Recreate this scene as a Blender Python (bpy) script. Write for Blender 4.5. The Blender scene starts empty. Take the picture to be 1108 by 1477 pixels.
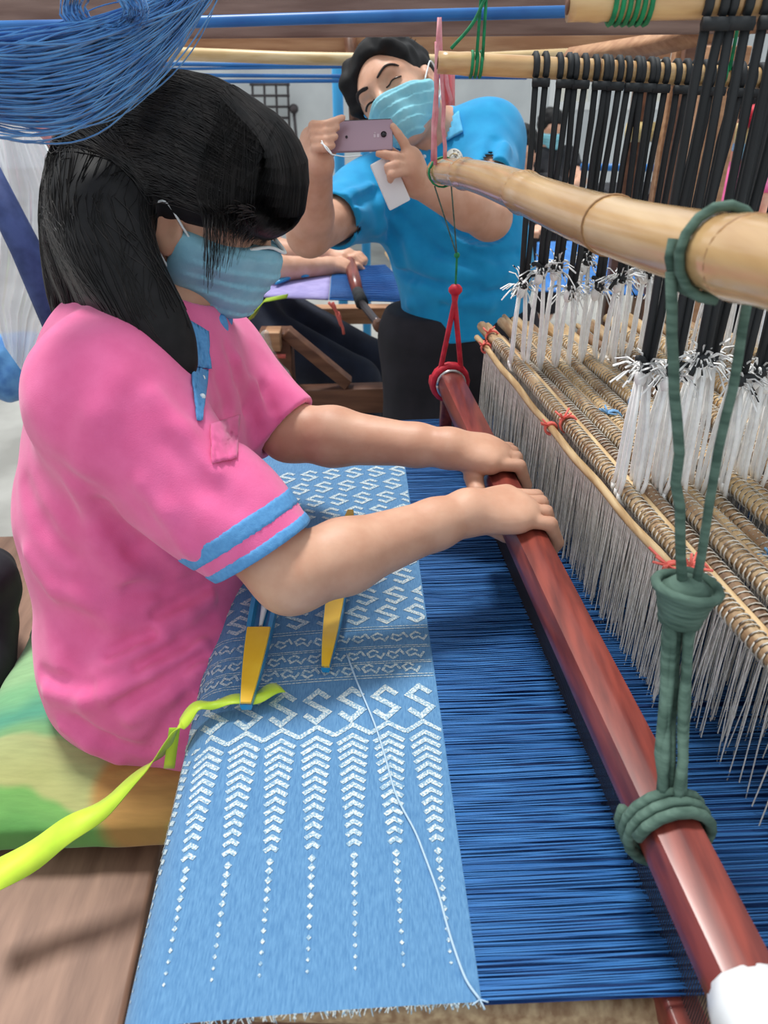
import bpy, bmesh, math, random
import numpy as np
import openvdb as vdb
from mathutils import Vector, Matrix
random.seed(7); RNG = np.random.default_rng(7)
C = bpy.context.scene.collection
SC = bpy.context.scene

# ---------------------------------------------------------------- camera
W, H, FPX = 1108.0, 1477.0, 1150.0
CAM = np.array([0.0, 0.0, 1.38]); PITCH = math.radians(30.5)
cd = bpy.data.cameras.new('camera'); cam = bpy.data.objects.new('camera', cd); C.objects.link(cam)
cam.location = CAM; cam.rotation_euler = (math.pi/2 - PITCH, 0, 0)
cd.sensor_fit = 'VERTICAL'; cd.sensor_height = 24.0; cd.lens = 24.0*FPX/H
cd.clip_start = 0.02; cd.clip_end = 200
SC.camera = cam
cd.dof.use_dof = True; cd.dof.focus_distance = 0.98; cd.dof.aperture_fstop = 5.6

# ---------------------------------------------------------------- light
wd = bpy.data.worlds.new('world'); SC.world = wd; wd.use_nodes = True
bg = wd.node_tree.nodes['Background']
bg.inputs[0].default_value = (0.90, 0.96, 1.0, 1); bg.inputs[1].default_value = 0.78
def sun(name, rot, strength, angle, col):
    l = bpy.data.lights.new(name, 'SUN'); l.energy = strength; l.angle = math.radians(angle); l.color = col
    o = bpy.data.objects.new(name, l); C.objects.link(o); o.rotation_euler = [math.radians(a) for a in rot]
sun('daylight_sun', (-18, -12, 0), 3.0, 13, (1.0, 0.98, 0.94))
SC.view_settings.view_transform = 'Standard'; SC.view_settings.look = 'None'
SC.view_settings.exposure = 0.2; SC.view_settings.gamma = 1.0
SC.view_settings.use_curve_mapping = False

# ---------------------------------------------------------------- helpers
FW = np.array([0, math.cos(PITCH), -math.sin(PITCH)]); UP = np.array([0, math.sin(PITCH), math.cos(PITCH)]); RT = np.array([1.0, 0, 0])
def at(px, py, d=None, y=None, z=None):
    """the point of the place seen along a direction, at camera depth d, distance y or height z"""
    r = FW + RT*(px - W/2)/FPX + UP*(H/2 - py)/FPX
    t = d if d is not None else (y/r[1] if y is not None else (z - CAM[2])/r[2])
    return CAM + r*t
def V(*a): return np.array(a, float)
def nrm(v): v = np.asarray(v, float); return v/(np.linalg.norm(v) + 1e-12)
def lin(c): c /= 255.0; return c/12.92 if c <= 0.04045 else ((c + 0.055)/1.055)**2.4
def rgb(r, g, b): return (lin(r), lin(g), lin(b), 1.0)

MATS = {}
def mat(name, col, rough=0.6, col2=None, nscale=20, stretch=(1, 1, 1), spread=(0.35, 0.65), bump=0.0, bscale=None, bstretch=None,
        spec=0.4, metal=0.0, trans=0.0, sss=0.0, sheen=0.0, coat=0.0, alpha=1.0, detail=4):
    m = bpy.data.materials.new(name); m.use_nodes = True; nt = m.node_tree; n = nt.nodes; l = nt.links
    p = n['Principled BSDF']
    p.inputs['Base Color'].default_value = col; p.inputs['Roughness'].default_value = rough
    p.inputs['Specular IOR Level'].default_value = spec; p.inputs['Metallic'].default_value = metal
    p.inputs['Transmission Weight'].default_value = trans; p.inputs['Alpha'].default_value = alpha
    if sss: p.inputs['Subsurface Weight'].default_value = sss; p.inputs['Subsurface Radius'].default_value = (0.012, 0.005, 0.003); p.inputs['Subsurface Scale'].default_value = 0.5
    if sheen: p.inputs['Sheen Weight'].default_value = sheen; p.inputs['Sheen Roughness'].default_value = 0.5
    if coat: p.inputs['Coat Weight'].default_value = coat; p.inputs['Coat Roughness'].default_value = 0.15
    tc = n.new('ShaderNodeTexCoord')
    def noise(scale, st, det):
        mp = n.new('ShaderNodeMapping'); mp.inputs['Scale'].default_value = st; l.new(tc.outputs['Object'], mp.inputs['Vector'])
        t = n.new('ShaderNodeTexNoise'); t.inputs['Scale'].default_value = scale; t.inputs['Detail'].default_value = det
        l.new(mp.outputs[0], t.inputs['Vector']); return t
    if col2 is not None:
        t = noise(nscale, stretch, detail); cr = n.new('ShaderNodeValToRGB')
        cr.color_ramp.elements[0].color = col; cr.color_ramp.elements[1].color = col2
        cr.color_ramp.elements[0].position, cr.color_ramp.elements[1].position = spread
        l.new(t.outputs['Fac'], cr.inputs[0]); l.new(cr.outputs[0], p.inputs['Base Color'])
    if bump:
        t2 = noise(bscale or nscale, bstretch or stretch, 3); b = n.new('ShaderNodeBump')
        b.inputs['Strength'].default_value = bump; b.inputs['Distance'].default_value = 0.002
        l.new(t2.outputs['Fac'], b.inputs['Height']); l.new(b.outputs[0], p.inputs['Normal'])
    MATS[name] = m; return m

class MB:
    """collects pieces of one mesh"""
    def __init__(s): s.v = []; s.f = []
    def raw(s, vs, fs):
        o = len(s.v); s.v.extend([tuple(map(float, a)) for a in vs]); s.f.extend([tuple(i + o for i in f) for f in fs]); return s
    def box(s, c, size, axes=None, bev=0.0):
        c = np.asarray(c, float); h = np.asarray(size, float)/2
        A = np.eye(3) if axes is None else np.array([nrm(a) for a in axes])
        if bev <= 0:
            vs = [c + A[0]*h[0]*x + A[1]*h[1]*y + A[2]*h[2]*z for x in (-1, 1) for y in (-1, 1) for z in (-1, 1)]
            return s.raw(vs, [(0, 1, 3, 2), (4, 6, 7, 5), (0, 4, 5, 1), (2, 3, 7, 6), (0, 2, 6, 4), (1, 5, 7, 3)])
        bev = min(bev, h.min()*0.9)
        bm = bmesh.new(); bmesh.ops.create_cube(bm, size=1.0)
        for v in bm.verts: v.co = Vector((v.co.x*2*h[0], v.co.y*2*h[1], v.co.z*2*h[2]))
        bmesh.ops.bevel(bm, geom=list(bm.edges), offset=bev, segments=2, affect='EDGES', profile=0.6)
        bm.verts.index_update()
        vs = [c + A[0]*v.co.x + A[1]*v.co.y + A[2]*v.co.z for v in bm.verts]
        fs = [tuple(v.index for v in f.verts) for f in bm.faces]; bm.free()
        return s.raw(vs, fs)
    def beam(s, a, b, w, h, up=(0, 0, 1), bev=0.004):
        a = np.asarray(a, float); b = np.asarray(b, float); d = nrm(b - a); sd = nrm(np.cross(up, d)); u = np.cross(d, sd)
        return s.box((a + b)/2, (np.linalg.norm(b - a), w, h), (d, sd, u), bev)
    def tube(s, pts, r, n=8, cap=True, flat=1.0, up=None):
        P = np.asarray(pts, float); m = len(P); R = np.full(m, r, float) if np.isscalar(r) else np.asarray(r, float)
        T = np.gradient(P, axis=0); T /= np.linalg.norm(T, axis=1)[:, None] + 1e-12
        u = np.asarray(up if up is not None else ((0, 0, 1) if abs(T[0][2]) < 0.9 else (1, 0, 0)), float)
        vs = []
        for i in range(m):
            u = nrm(u - T[i]*np.dot(u, T[i])); w = np.cross(T[i], u)
            for k in range(n):
                a = 2*math.pi*k/n; vs.append(P[i] + R[i]*(math.cos(a)*w + flat*math.sin(a)*u))
        fs = [(i*n + k, i*n + (k + 1) % n, (i + 1)*n + (k + 1) % n, (i + 1)*n + k) for i in range(m - 1) for k in range(n)]
        if cap: fs += [tuple(range(n - 1, -1, -1)), tuple((m - 1)*n + k for k in range(n))]
        return s.raw(vs, fs)
    def grid(s, fn, nu, nv):
        vs = [fn(i/nu, j/nv) for i in range(nu + 1) for j in range(nv + 1)]
        fs = [(i*(nv + 1) + j, (i + 1)*(nv + 1) + j, (i + 1)*(nv + 1) + j + 1, i*(nv + 1) + j + 1) for i in range(nu) for j in range(nv)]
        return s.raw(vs, fs)
    def blob(s, c, r, axes=None, n=10):
        c = np.asarray(c, float); r = np.full(3, r, float) if np.isscalar(r) else np.asarray(r, float)
        A = np.eye(3) if axes is None else np.array([nrm(a) for a in axes])
        m = n//2; vs = []
        for i in range(m + 1):
            t = math.pi*i/m
            for k in range(n):
                a = 2*math.pi*k/n; q = (math.sin(t)*math.cos(a)*r[0], math.sin(t)*math.sin(a)*r[1], math.cos(t)*r[2])
                vs.append(c + A[0]*q[0] + A[1]*q[1] + A[2]*q[2])
        return s.raw(vs, [(i*n + k, (i + 1)*n + k, (i + 1)*n + (k + 1) % n, i*n + (k + 1) % n) for i in range(m) for k in range(n)])
    def build(s, name, m, parent=None, smooth=True, solid=0.0):
        me = bpy.data.meshes.new(name); me.from_pydata(s.v, [], s.f); me.validate(); me.update()
        return link(name, me, m, parent, smooth, solid)
def link(name, me, m, parent=None, smooth=True, solid=0.0, kind=None):
    if m is not None: me.materials.append(m if not isinstance(m, str) else MATS[m])
    if smooth:
        try: me.shade_smooth()
        except Exception: pass
        if smooth == 'auto':
            try: me.set_sharp_from_angle(angle=math.radians(40))
            except Exception: pass
    o = bpy.data.objects.new(name, me); C.objects.link(o)
    if solid:
        md = o.modifiers.new('solid', 'SOLIDIFY'); md.thickness = solid; md.offset = 0
    if parent is not None: put(o, parent)
    if kind: o['kind'] = kind
    return o
def put(o, parent):
    o.parent = parent; o.matrix_parent_inverse = Matrix.Translation(parent_world(parent)).inverted(); return o
def parent_world(p): return Vector(p.location) if p.type == 'EMPTY' else Vector((0, 0, 0))
def tag(o, label, cat, group=None):
    o['label'] = label; o['category'] = cat
    if group: o['group'] = group
    return o
def thing(name, label, cat, loc, group=None):
    o = bpy.data.objects.new(name, None); C.objects.link(o); o.location = loc; o.empty_display_size = 0.05
    return tag(o, label, cat, group)
def struct(o): o['kind'] = 'structure'; return o
def stuff(o): o['kind'] = 'stuff'; return o
def threads(name, P, r, m, parent=None, axes=((0, 1, 0), (0, 0, 1)), kind='stuff'):
    """P: (N, M, 3) thread paths -> one mesh of three-sided threads"""
    P = np.asarray(P, float); N, M, _ = P.shape; a = np.asarray(axes[0], float); b = np.asarray(axes[1], float)
    ang = np.array([0.5, 0.5 + 2.0944, 0.5 + 4.18879]); off = np.cos(ang)[:, None]*a + np.sin(ang)[:, None]*b
    rr = np.broadcast_to(np.asarray(r, float), (N,)) if not np.isscalar(r) else np.full(N, r)
    vs = (P[:, :, None, :] + off[None, None]*rr[:, None, None, None]).reshape(-1, 3)
    base = (np.arange(N)*M*3)[:, None, None] + (np.arange(M - 1)*3)[None, :, None] + np.arange(3)[None, None, :]
    nx = (np.arange(N)*M*3)[:, None, None] + (np.arange(M - 1)*3)[None, :, None] + ((np.arange(3) + 1) % 3)[None, None, :]
    fs = np.stack([base, nx, nx + 3, base + 3], -1).reshape(-1, 4)
    return link(name, np_mesh(name, vs, fs), m, parent, True, kind=kind)
def np_mesh(name, vs, quads, tris=None):
    me = bpy.data.meshes.new(name); vs = np.asarray(vs, np.float32)
    quads = np.asarray(quads, np.int32).reshape(-1, 4); tris = np.zeros((0, 3), np.int32) if tris is None else np.asarray(tris, np.int32).reshape(-1, 3)
    me.vertices.add(len(vs)); me.vertices.foreach_set('co', vs.ravel())
    nl = quads.size + tris.size; me.loops.add(nl); me.loops.foreach_set('vertex_index', np.concatenate([quads.ravel(), tris.ravel()]))
    st = np.concatenate([np.arange(len(quads))*4, quads.size + np.arange(len(tris))*3]).astype(np.int32)
    me.polygons.add(len(st)); me.polygons.foreach_set('loop_start', st)
    me.update(calc_edges=True); me.validate(); return me
def curve_pts(pts, n=24):
    """Catmull-Rom through the points"""
    P = np.asarray(pts, float); P = np.vstack([2*P[0] - P[1], P, 2*P[-1] - P[-2]]); out = []
    seg = len(P) - 3
    for i in range(seg):
        p0, p1, p2, p3 = P[i:i + 4]; k = max(2, n//seg)
        for j in range(k):
            t = j/k; out.append(0.5*((2*p1) + (-p0 + p2)*t + (2*p0 - 5*p1 + 4*p2 - p3)*t*t + (-p0 + 3*p1 - 3*p2 + p3)*t**3))
    out.append(P[-2]); return np.array(out)
ORD = 'first second third fourth fifth sixth seventh eighth ninth tenth eleventh twelfth thirteenth fourteenth fifteenth sixteenth seventeenth eighteenth nineteenth twentieth'.split()

class Sdf:
    """a signed distance field sampled on a grid: smooth unions of tapered limbs, then one closed surface"""
    def __init__(s, lo, hi, h):
        s.lo = np.asarray(lo, float); s.h = h; s.n = np.ceil((np.asarray(hi, float) - s.lo)/h).astype(int) + 1
        s.D = np.full(s.n, 0.2, np.float32)
    def block(s, lo, hi):
        i0 = np.clip(np.floor((np.asarray(lo) - s.lo)/s.h).astype(int), 0, s.n); i1 = np.clip(np.ceil((np.asarray(hi) - s.lo)/s.h).astype(int) + 1, 0, s.n)
        if (i1 <= i0).any(): return None, None
        sl = tuple(slice(a, b) for a, b in zip(i0, i1))
        ax = [(s.lo[k] + s.h*np.arange(i0[k], i1[k])).astype(np.float32) for k in range(3)]
        return sl, np.meshgrid(*ax, indexing='ij')
    def comb(s, sl, d, k, op):
        a = s.D[sl]
        if op == 'sub': a, d = -a, d
        if k <= 0: r = np.minimum(a, d)
        else:
            hh = np.maximum(k - np.abs(a - d), 0)/k; r = np.minimum(a, d) - hh*hh*k*0.25
        s.D[sl] = -r if op == 'sub' else r
    def cone(s, a, b, r1, r2, k=0.02, op='add', fl=None, fax=None):
        """tapered limb; fl/fax flatten it along an axis"""
        a = np.asarray(a, float); b = np.asarray(b, float); m = max(r1, r2)*(fl if fl and fl > 1 else 1) + k + 0.025
        sl, G = s.block(np.minimum(a, b) - m, np.maximum(a, b) + m)
        if sl is None: return s
        q = [G[i] - a[i] for i in range(3)]; d = b - a; L2 = max(float(d @ d), 1e-10)
        t = np.clip((q[0]*d[0] + q[1]*d[1] + q[2]*d[2])/L2, 0, 1)
        e = [q[i] - t*d[i] for i in range(3)]
        if fl:
            f = nrm(fax); c = e[0]*f[0] + e[1]*f[1] + e[2]*f[2]; w = (1/fl - 1)*c
            e = [e[i] + w*f[i] for i in range(3)]
        dist = np.sqrt(e[0]**2 + e[1]**2 + e[2]**2) - (r1 + t*(r2 - r1))
        s.comb(sl, dist.astype(np.float32), k, op); return s
    def chain(s, pts, rs, k=0.02, **kw):
        for i in range(len(pts) - 1): s.cone(pts[i], pts[i + 1], rs[i], rs[i + 1], k, **kw)
        return s
    def ell(s, c, r, axes=None, k=0.02, op='add'):
        c = np.asarray(c, float); r = np.asarray(r, float); m = r.max() + k + 0.025
        sl, G = s.block(c - m, c + m)
        if sl is None: return s
        A = np.eye(3) if axes is None else np.array([nrm(x) for x in axes])
        q = [G[i] - c[i] for i in range(3)]
        p = [q[0]*A[j][0] + q[1]*A[j][1] + q[2]*A[j][2] for j in range(3)]
        k0 = np.sqrt(sum((p[j]/r[j])**2 for j in range(3))); k1 = np.sqrt(sum((p[j]/r[j]**2)**2 for j in range(3))) + 1e-6
        s.comb(sl, (k0*(k0 - 1)/k1).astype(np.float32), k, op); return s
    def cut(s, p, n, k=0.0, ball=None):
        """remove what lies beyond the plane (within ball=(c, r) only)"""
        n = nrm(n); p = np.asarray(p, float)
        if ball is None: sl, G = s.block(s.lo, s.lo + s.h*s.n)
        else: sl, G = s.block(np.asarray(ball[0]) - ball[1], np.asarray(ball[0]) + ball[1])
        d = (G[0] - p[0])*n[0] + (G[1] - p[1])*n[1] + (G[2] - p[2])*n[2]
        if ball is not None:
            c = ball[0]; d = np.where((G[0] - c[0])**2 + (G[1] - c[1])**2 + (G[2] - c[2])**2 < ball[1]**2, d, -1)
        if k <= 0: s.D[sl] = np.maximum(s.D[sl], d)
        else:
            a = s.D[sl]; hh = np.maximum(k - np.abs(a - d), 0)/k; s.D[sl] = np.maximum(a, d) + hh*hh*k*0.25
        return s
    def fold(s, a, b, w, amp, c=None):
        """raise (amp > 0) or press in a ridge along a segment (or a-c-b bend)"""
        P = [a, b] if c is None else list(curve_pts([a, c, b], 6)); P = np.asarray(P, float); m = 3*w
        sl, G = s.block(P.min(0) - m, P.max(0) + m)
        if sl is None: return s
        best = None
        for i in range(len(P) - 1):
            d = P[i + 1] - P[i]; q = [G[j] - P[i][j] for j in range(3)]
            t = np.clip((q[0]*d[0] + q[1]*d[1] + q[2]*d[2])/max(float(d @ d), 1e-9), 0, 1)
            e = sum((q[j] - t*d[j])**2 for j in range(3)); best = e if best is None else np.minimum(best, e)
        s.D[sl] -= (amp*np.exp(-best/(2*w*w))).astype(np.float32); return s
    def wave(s, amp, freq, seed=0, lo=None, hi=None, warp=0.6):
        sl, G = s.block(s.lo if lo is None else lo, s.lo + s.h*s.n if hi is None else hi); r = np.random.default_rng(seed)
        acc = 0
        for _ in range(4):
            f = r.normal(size=3); f = f/np.linalg.norm(f)*freq*r.uniform(0.6, 1.4); g = r.normal(size=3)*freq*0.5
            acc = acc + np.sin(f[0]*G[0] + f[1]*G[1] + f[2]*G[2] + warp*2*np.sin(g[0]*G[0] + g[1]*G[1] + g[2]*G[2]) + r.uniform(0, 6))
        s.D[sl] -= (amp*acc/2).astype(np.float32); return s
    def stripes(s, amp, fn):
        sl, G = s.block(s.lo, s.lo + s.h*s.n); s.D[sl] -= (amp*fn(*G)).astype(np.float32); return s
    def sample(s, P):
        q = (np.asarray(P, float) - s.lo)/s.h; i = np.clip(np.floor(q).astype(int), 0, s.n - 2); f = np.clip(q - i, 0, 1); r = 0
        for a in (0, 1):
            for b in (0, 1):
                for c in (0, 1):
                    w = (f[..., 0] if a else 1 - f[..., 0])*(f[..., 1] if b else 1 - f[..., 1])*(f[..., 2] if c else 1 - f[..., 2])
                    r = r + w*s.D[i[..., 0] + a, i[..., 1] + b, i[..., 2] + c]
        return r
    def snap(s, P, lift, only_inside=False, it=4):
        """move points onto the surface, LIFT above it"""
        P = np.array(P, float); lift = np.asarray(lift, float)
        for _ in range(it):
            d = s.sample(P); e = s.h
            g = np.stack([s.sample(P + e*np.eye(3)[k]) - s.sample(P - e*np.eye(3)[k]) for k in range(3)], -1); g /= np.linalg.norm(g, axis=-1, keepdims=True) + 1e-9
            mv = np.clip(lift - d, -.03, .03)
            if only_inside: mv = np.maximum(mv, 0)
            P = P + g*mv[..., None]
        return P
    def mesh(s, name, m, parent=None, kind=None):
        h = s.h; D = np.clip(s.D, -3*h, 3*h)
        for ax in range(3):
            for e in (0, -1):
                i = [slice(None)]*3; i[ax] = e; D[tuple(i)] = np.maximum(D[tuple(i)], h*0.5)
        g = vdb.FloatGrid(3*h); g.copyFromArray(np.ascontiguousarray(D), tolerance=0.0)
        res = g.convertToQuads(0.0); pts, quads = res[0], res[1]
        pts = np.asarray(pts)*h + s.lo
        o = link(name, np_mesh(name, pts, np.asarray(quads)[:, ::-1]), m, parent, True, kind=kind); return o
# ---------------------------------------------------------------- materials
mat('concrete_floor', rgb(164, 164, 160), 0.75, rgb(134, 134, 130), 3, bump=0.15, bscale=40)
mat('concrete_wall', rgb(222, 226, 226), 0.85, rgb(196, 200, 202), 2.2, bump=0.2, bscale=25)
mat('white_frame', rgb(236, 238, 238), 0.5)
mat('brown_wood', rgb(128, 88, 66), 0.5, rgb(98, 64, 48), 6, (1, 8, 8), bump=0.1)
mat('tan_wood', rgb(196, 150, 112), 0.5, rgb(166, 118, 84), 7, (1, 9, 9), bump=0.1)
mat('grey_wood', rgb(150, 124, 112), 0.6, rgb(118, 92, 82), 6, (1, 10, 10), bump=0.15)
mat('bench_wood', rgb(150, 116, 96), 0.55, rgb(112, 82, 66), 7, (9, 1.2, 6), (0.3, 0.75), bump=0.15)
mat('bamboo', rgb(216, 180, 128), 0.3, rgb(190, 146, 96), 9, (1.5, 9, 9), coat=0.35, spec=0.5)
mat('bamboo_gloss', rgb(214, 178, 128), 0.22, rgb(178, 136, 88), 6, (7, 0.8, 7), (0.3, 0.8), coat=0.7, spec=0.6)
mat('node_brown', rgb(150, 112, 74), 0.5)
mat('pale_bamboo', rgb(232, 208, 164), 0.4, rgb(204, 172, 120), 7, (1.5, 9, 9))
mat('rod_bamboo', rgb(190, 164, 128), 0.5, rgb(140, 108, 78), 14, (8, 0.9, 8), bump=0.15)
mat('rod_pale', rgb(218, 190, 146), 0.45, rgb(176, 140, 96), 14, (8, 0.9, 8), bump=0.1)
mat('rod_dark', rgb(150, 120, 92), 0.55, rgb(98, 72, 54), 14, (8, 0.9, 8), bump=0.15)
mat('red_lacquer', rgb(140, 62, 50), 0.36, rgb(96, 38, 34), 9, (9, 1, 9), coat=0.2, spec=0.4)
mat('steel', rgb(190, 190, 190), 0.3, metal=0.9)
mat('dark_steel', rgb(80, 74, 76), 0.35, metal=0.6)
mat('heddle_thread', rgb(226, 222, 212), 0.8, rgb(170, 162, 150), 60, (1, 1, 0.2))
mat('grey_thread', rgb(252, 247, 238), 0.7, rgb(226, 219, 208), 50, (4, 1, 4))
mat('white_cord', rgb(252, 252, 250), 0.85, rgb(236, 236, 236), 80)
mat('black_cord', rgb(44, 47, 50), 0.7, rgb(30, 33, 36), 60, (1, 1, 0.1))
mat('green_cord', rgb(20, 140, 88), 0.6, rgb(12, 104, 66), 90)
mat('dull_green_rope', rgb(92, 118, 106), 0.85, rgb(60, 84, 74), 70, (0.5, 0.5, 3), bump=0.3)
mat('pink_cord', rgb(232, 168, 176), 0.6, rgb(214, 130, 142), 60)
mat('red_cord', rgb(206, 36, 58), 0.55, rgb(166, 20, 40), 60)
mat('coral_tie', rgb(236, 116, 104), 0.5)
mat('blue_tie', rgb(120, 170, 216), 0.5)
mat('warp_thread', rgb(62, 126, 192), 0.42, rgb(32, 90, 156), 55, (0.25, 4, 0.6), (0.3, 0.7), spec=0.5, detail=6)
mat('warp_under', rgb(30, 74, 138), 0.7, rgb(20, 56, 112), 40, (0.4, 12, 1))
mat('cloth_blue', rgb(98, 144, 184), 0.85, rgb(74, 120, 164), 300, (2.6, 0.35, 1), (0.3, 0.7), bump=0.35, bscale=480, bstretch=(2.4, 0.3, 1), spec=0.2, sheen=0.15)
mat('cloth_dark', rgb(74, 128, 186), 0.85, rgb(58, 108, 166), 260, (0.5, 3, 1), bump=0.3, bscale=420, bstretch=(0.4, 2.6, 1), spec=0.2)
mat('motif_yarn', rgb(204, 212, 210), 0.85, rgb(128, 162, 186), 520, (1, 1, 1), (0.44, 0.56), spec=0.2)
mat('yellow_plastic', rgb(240, 196, 60), 0.3, rgb(232, 182, 44), 30, coat=0.3)
mat('cyan_plastic', rgb(40, 150, 200), 0.3, rgb(24, 124, 178), 30, coat=0.3)
mat('lime_ribbon', rgb(206, 232, 60), 0.45, rgb(176, 214, 48), 18, sheen=0.2)
mat('skein_blue', rgb(98, 162, 220), 0.7, rgb(64, 124, 192), 40, sheen=0.3)
mat('blue_pipe', rgb(48, 120, 190), 0.4, rgb(36, 98, 168), 10)
mat('cyan_pipe', rgb(48, 150, 205), 0.4)
mat('navy_yarn', rgb(66, 84, 138), 0.7, rgb(44, 60, 108), 30)
mat('pink_paint', rgb(208, 140, 146), 0.5)
mat('cream_blind', rgb(238, 234, 222), 0.7)
mat('dark_cloth', rgb(34, 36, 42), 0.85, rgb(22, 24, 30), 20)
mat('purple_cloth', rgb(166, 156, 206), 0.8, rgb(146, 138, 192), 30)
mat('blue_cloth', rgb(50, 124, 200), 0.6, rgb(38, 104, 178), 12, (6, 1, 1))
mat('warp_blue_dark', rgb(34, 84, 150), 0.7)
mat('white_card', rgb(240, 240, 240), 0.5)
mat('dark_mark', rgb(50, 60, 80), 0.5)

def plastic(name, tint, opac):
    m = bpy.data.materials.new(name); m.use_nodes = True; nt = m.node_tree; n = nt.nodes; l = nt.links
    n.clear(); out = n.new('ShaderNodeOutputMaterial'); tr = n.new('ShaderNodeBsdfTransparent'); tr.inputs[0].default_value = (0.97, 0.98, 1, 1)
    gl = n.new('ShaderNodeBsdfGlossy'); gl.inputs['Roughness'].default_value = 0.15
    tl = n.new('ShaderNodeBsdfTranslucent'); tl.inputs[0].default_value = tint; df = n.new('ShaderNodeBsdfDiffuse'); df.inputs[0].default_value = tint
    a = n.new('ShaderNodeMixShader'); a.inputs[0].default_value = 0.5; l.new(tl.outputs[0], a.inputs[1]); l.new(df.outputs[0], a.inputs[2])
    b = n.new('ShaderNodeMixShader'); b.inputs[0].default_value = 0.35; l.new(a.outputs[0], b.inputs[1]); l.new(gl.outputs[0], b.inputs[2])
    c = n.new('ShaderNodeMixShader'); c.inputs[0].default_value = opac; l.new(tr.outputs[0], c.inputs[1]); l.new(b.outputs[0], c.inputs[2])
    l.new(c.outputs[0], out.inputs[0]); MATS[name] = m; return m
plastic('clear_plastic', (0.97, 0.98, 1, 1), 0.8); plastic('bag_plastic', (0.95, 0.95, 0.92, 1), 0.3)

# ---------------------------------------------------------------- the room
f = MB(); f.box((0, 4, -0.05), (16, 14, 0.1)); struct(f.build('floor', 'concrete_floor', smooth=False))
WY = 6.6
def wall_piece(mb, x0, x1, z0, z1): mb.box(((x0 + x1)/2, WY + 0.1, (z0 + z1)/2), (x1 - x0, 0.2, z1 - z0))
w = MB(); wx = [(at(796, 100, y=WY)[0], at(868, 100, y=WY)[0]), (at(905, 100, y=WY)[0], at(985, 100, y=WY)[0])]
ztop, zbot, zh = 3.2, 0.95, 1.62
wall_piece(w, -2.2, wx[0][0], 0, ztop); wall_piece(w, wx[0][1], wx[1][0], 0, ztop); wall_piece(w, wx[1][1], 6.5, 0, ztop)
for a, b in wx: wall_piece(w, a, b, 0, zbot); wall_piece(w, a, b, zh, ztop)
struct(w.build('wall_back', 'concrete_wall', smooth=False))
for k, (a, b) in enumerate(wx):
    fr = MB(); t = 0.05
    fr.box(((a + b)/2, WY + 0.05, zbot + t/2), (b - a, 0.12, t)); fr.box(((a + b)/2, WY + 0.05, zh - t/2), (b - a, 0.12, t))
    fr.box((a + t/2, WY + 0.05, (zbot + zh)/2), (t, 0.12, zh - zbot - 2*t)); fr.box((b - t/2, WY + 0.05, (zbot + zh)/2), (t, 0.12, zh - zbot - 2*t))
    o = struct(fr.build('window_%d' % (k + 1), 'white_frame', smooth=False))
    bl = MB(); bl.box(((a + b)/2, WY + 0.12, (zbot + zh)/2), (b - a - 2*t, 0.01, zh - zbot - 2*t)); bl.build('blind', 'cream_blind', o, smooth=False)
# a slatted side wall of upright boards with daylight between them, far behind the weaver
sw = bpy.data.objects.new('wall_side', None); C.objects.link(sw); sw.location = (-1.1, 3.2, 0); sw['kind'] = 'structure'
for i in range(5):
    x = -1.16 + i*0.092
    m = MB(); m.box((x, 3.25 + 0.02*(i % 2), 1.15), (0.066, 0.025, 2.3), bev=0.003); m.build('plank', 'tan_wood', sw, smooth=False)
m = MB(); m.box((-.97, 3.28, 0.5), (.46, 0.03, 0.08)); m.build('rail', 'brown_wood', sw, smooth=False)
m = MB(); m.box((-.97, 3.28, 1.9), (.46, 0.03, 0.08)); m.build('rail', 'brown_wood', sw, smooth=False)

# ---------------------------------------------------------------- front loom: frame
LZ = 0.78
F0 = V(0.071, 0.318); F1 = V(0.027, 1.348); EV = nrm(F1 - F0); EU = V(-EV[1], EV[0]); WID = float(np.linalg.norm(F1 - F0))
def cloth_pt(u, v, lift=0.0):
    """u from the fell towards the weaver, v across the cloth from the camera's side; wraps over the breast beam"""
    FL, R = 0.225, 0.045
    b = F0 + EV*v
    if u < FL: p = b + EU*u; z = LZ - 0.012*(u/FL)**2; n = V(0, 0, 1)
    else:
        a = (u - FL)/R; am = math.radians(105)
        aa = min(a, am); p = b + EU*(FL + R*math.sin(aa)); z = LZ - 0.012 - R*(1 - math.cos(aa)); n = V(EU[0]*math.sin(aa), EU[1]*math.sin(aa), math.cos(aa))
        if a > am: s_ = (a - am)*R; p = p + EU*math.cos(am)*s_; z -= math.sin(am)*s_
    return V(p[0], p[1], z) + n*lift
lf = thing('loom', 'brown wooden frame under the blue cloth of the loom where the pink shirted weaver works', 'loom frame', (0, 0.8, 0))
bc0 = cloth_pt(0.225, 0.01); bc1 = cloth_pt(0.225, WID + 0.02); dn = V(0, 0, -0.034)
MB().tube([bc0 + dn, bc1 + dn], 0.030, 20).build('breast_beam', 'brown_wood', lf)
MB().beam((-0.13, 0.375, 0.675), (1.2, 0.345, 0.675), 0.05, 0.07).build('side_rail', 'brown_wood', lf)
MB().beam((-0.13, 1.40, 0.66), (1.2, 1.38, 0.66), 0.05, 0.08).build('side_rail', 'brown_wood', lf)
MB().tube(curve_pts([(-0.1, 0.345, 0.735), (0.1, 0.342, 0.733), (0.6, 0.335, 0.733)]), 0.016, 10).build('edge_pole', 'rod_bamboo', lf)
for x in (-0.13, 0.9):
    for y in (0.375, 1.40):
        MB().box((x, y, 0.36), (0.07, 0.07, 0.72), bev=0.004).build('leg', 'brown_wood', lf)
        MB().box((x, y, 0.2), (0.09, 0.09, 0.05), bev=0.004).build('foot_block', 'brown_wood', lf)

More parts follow.
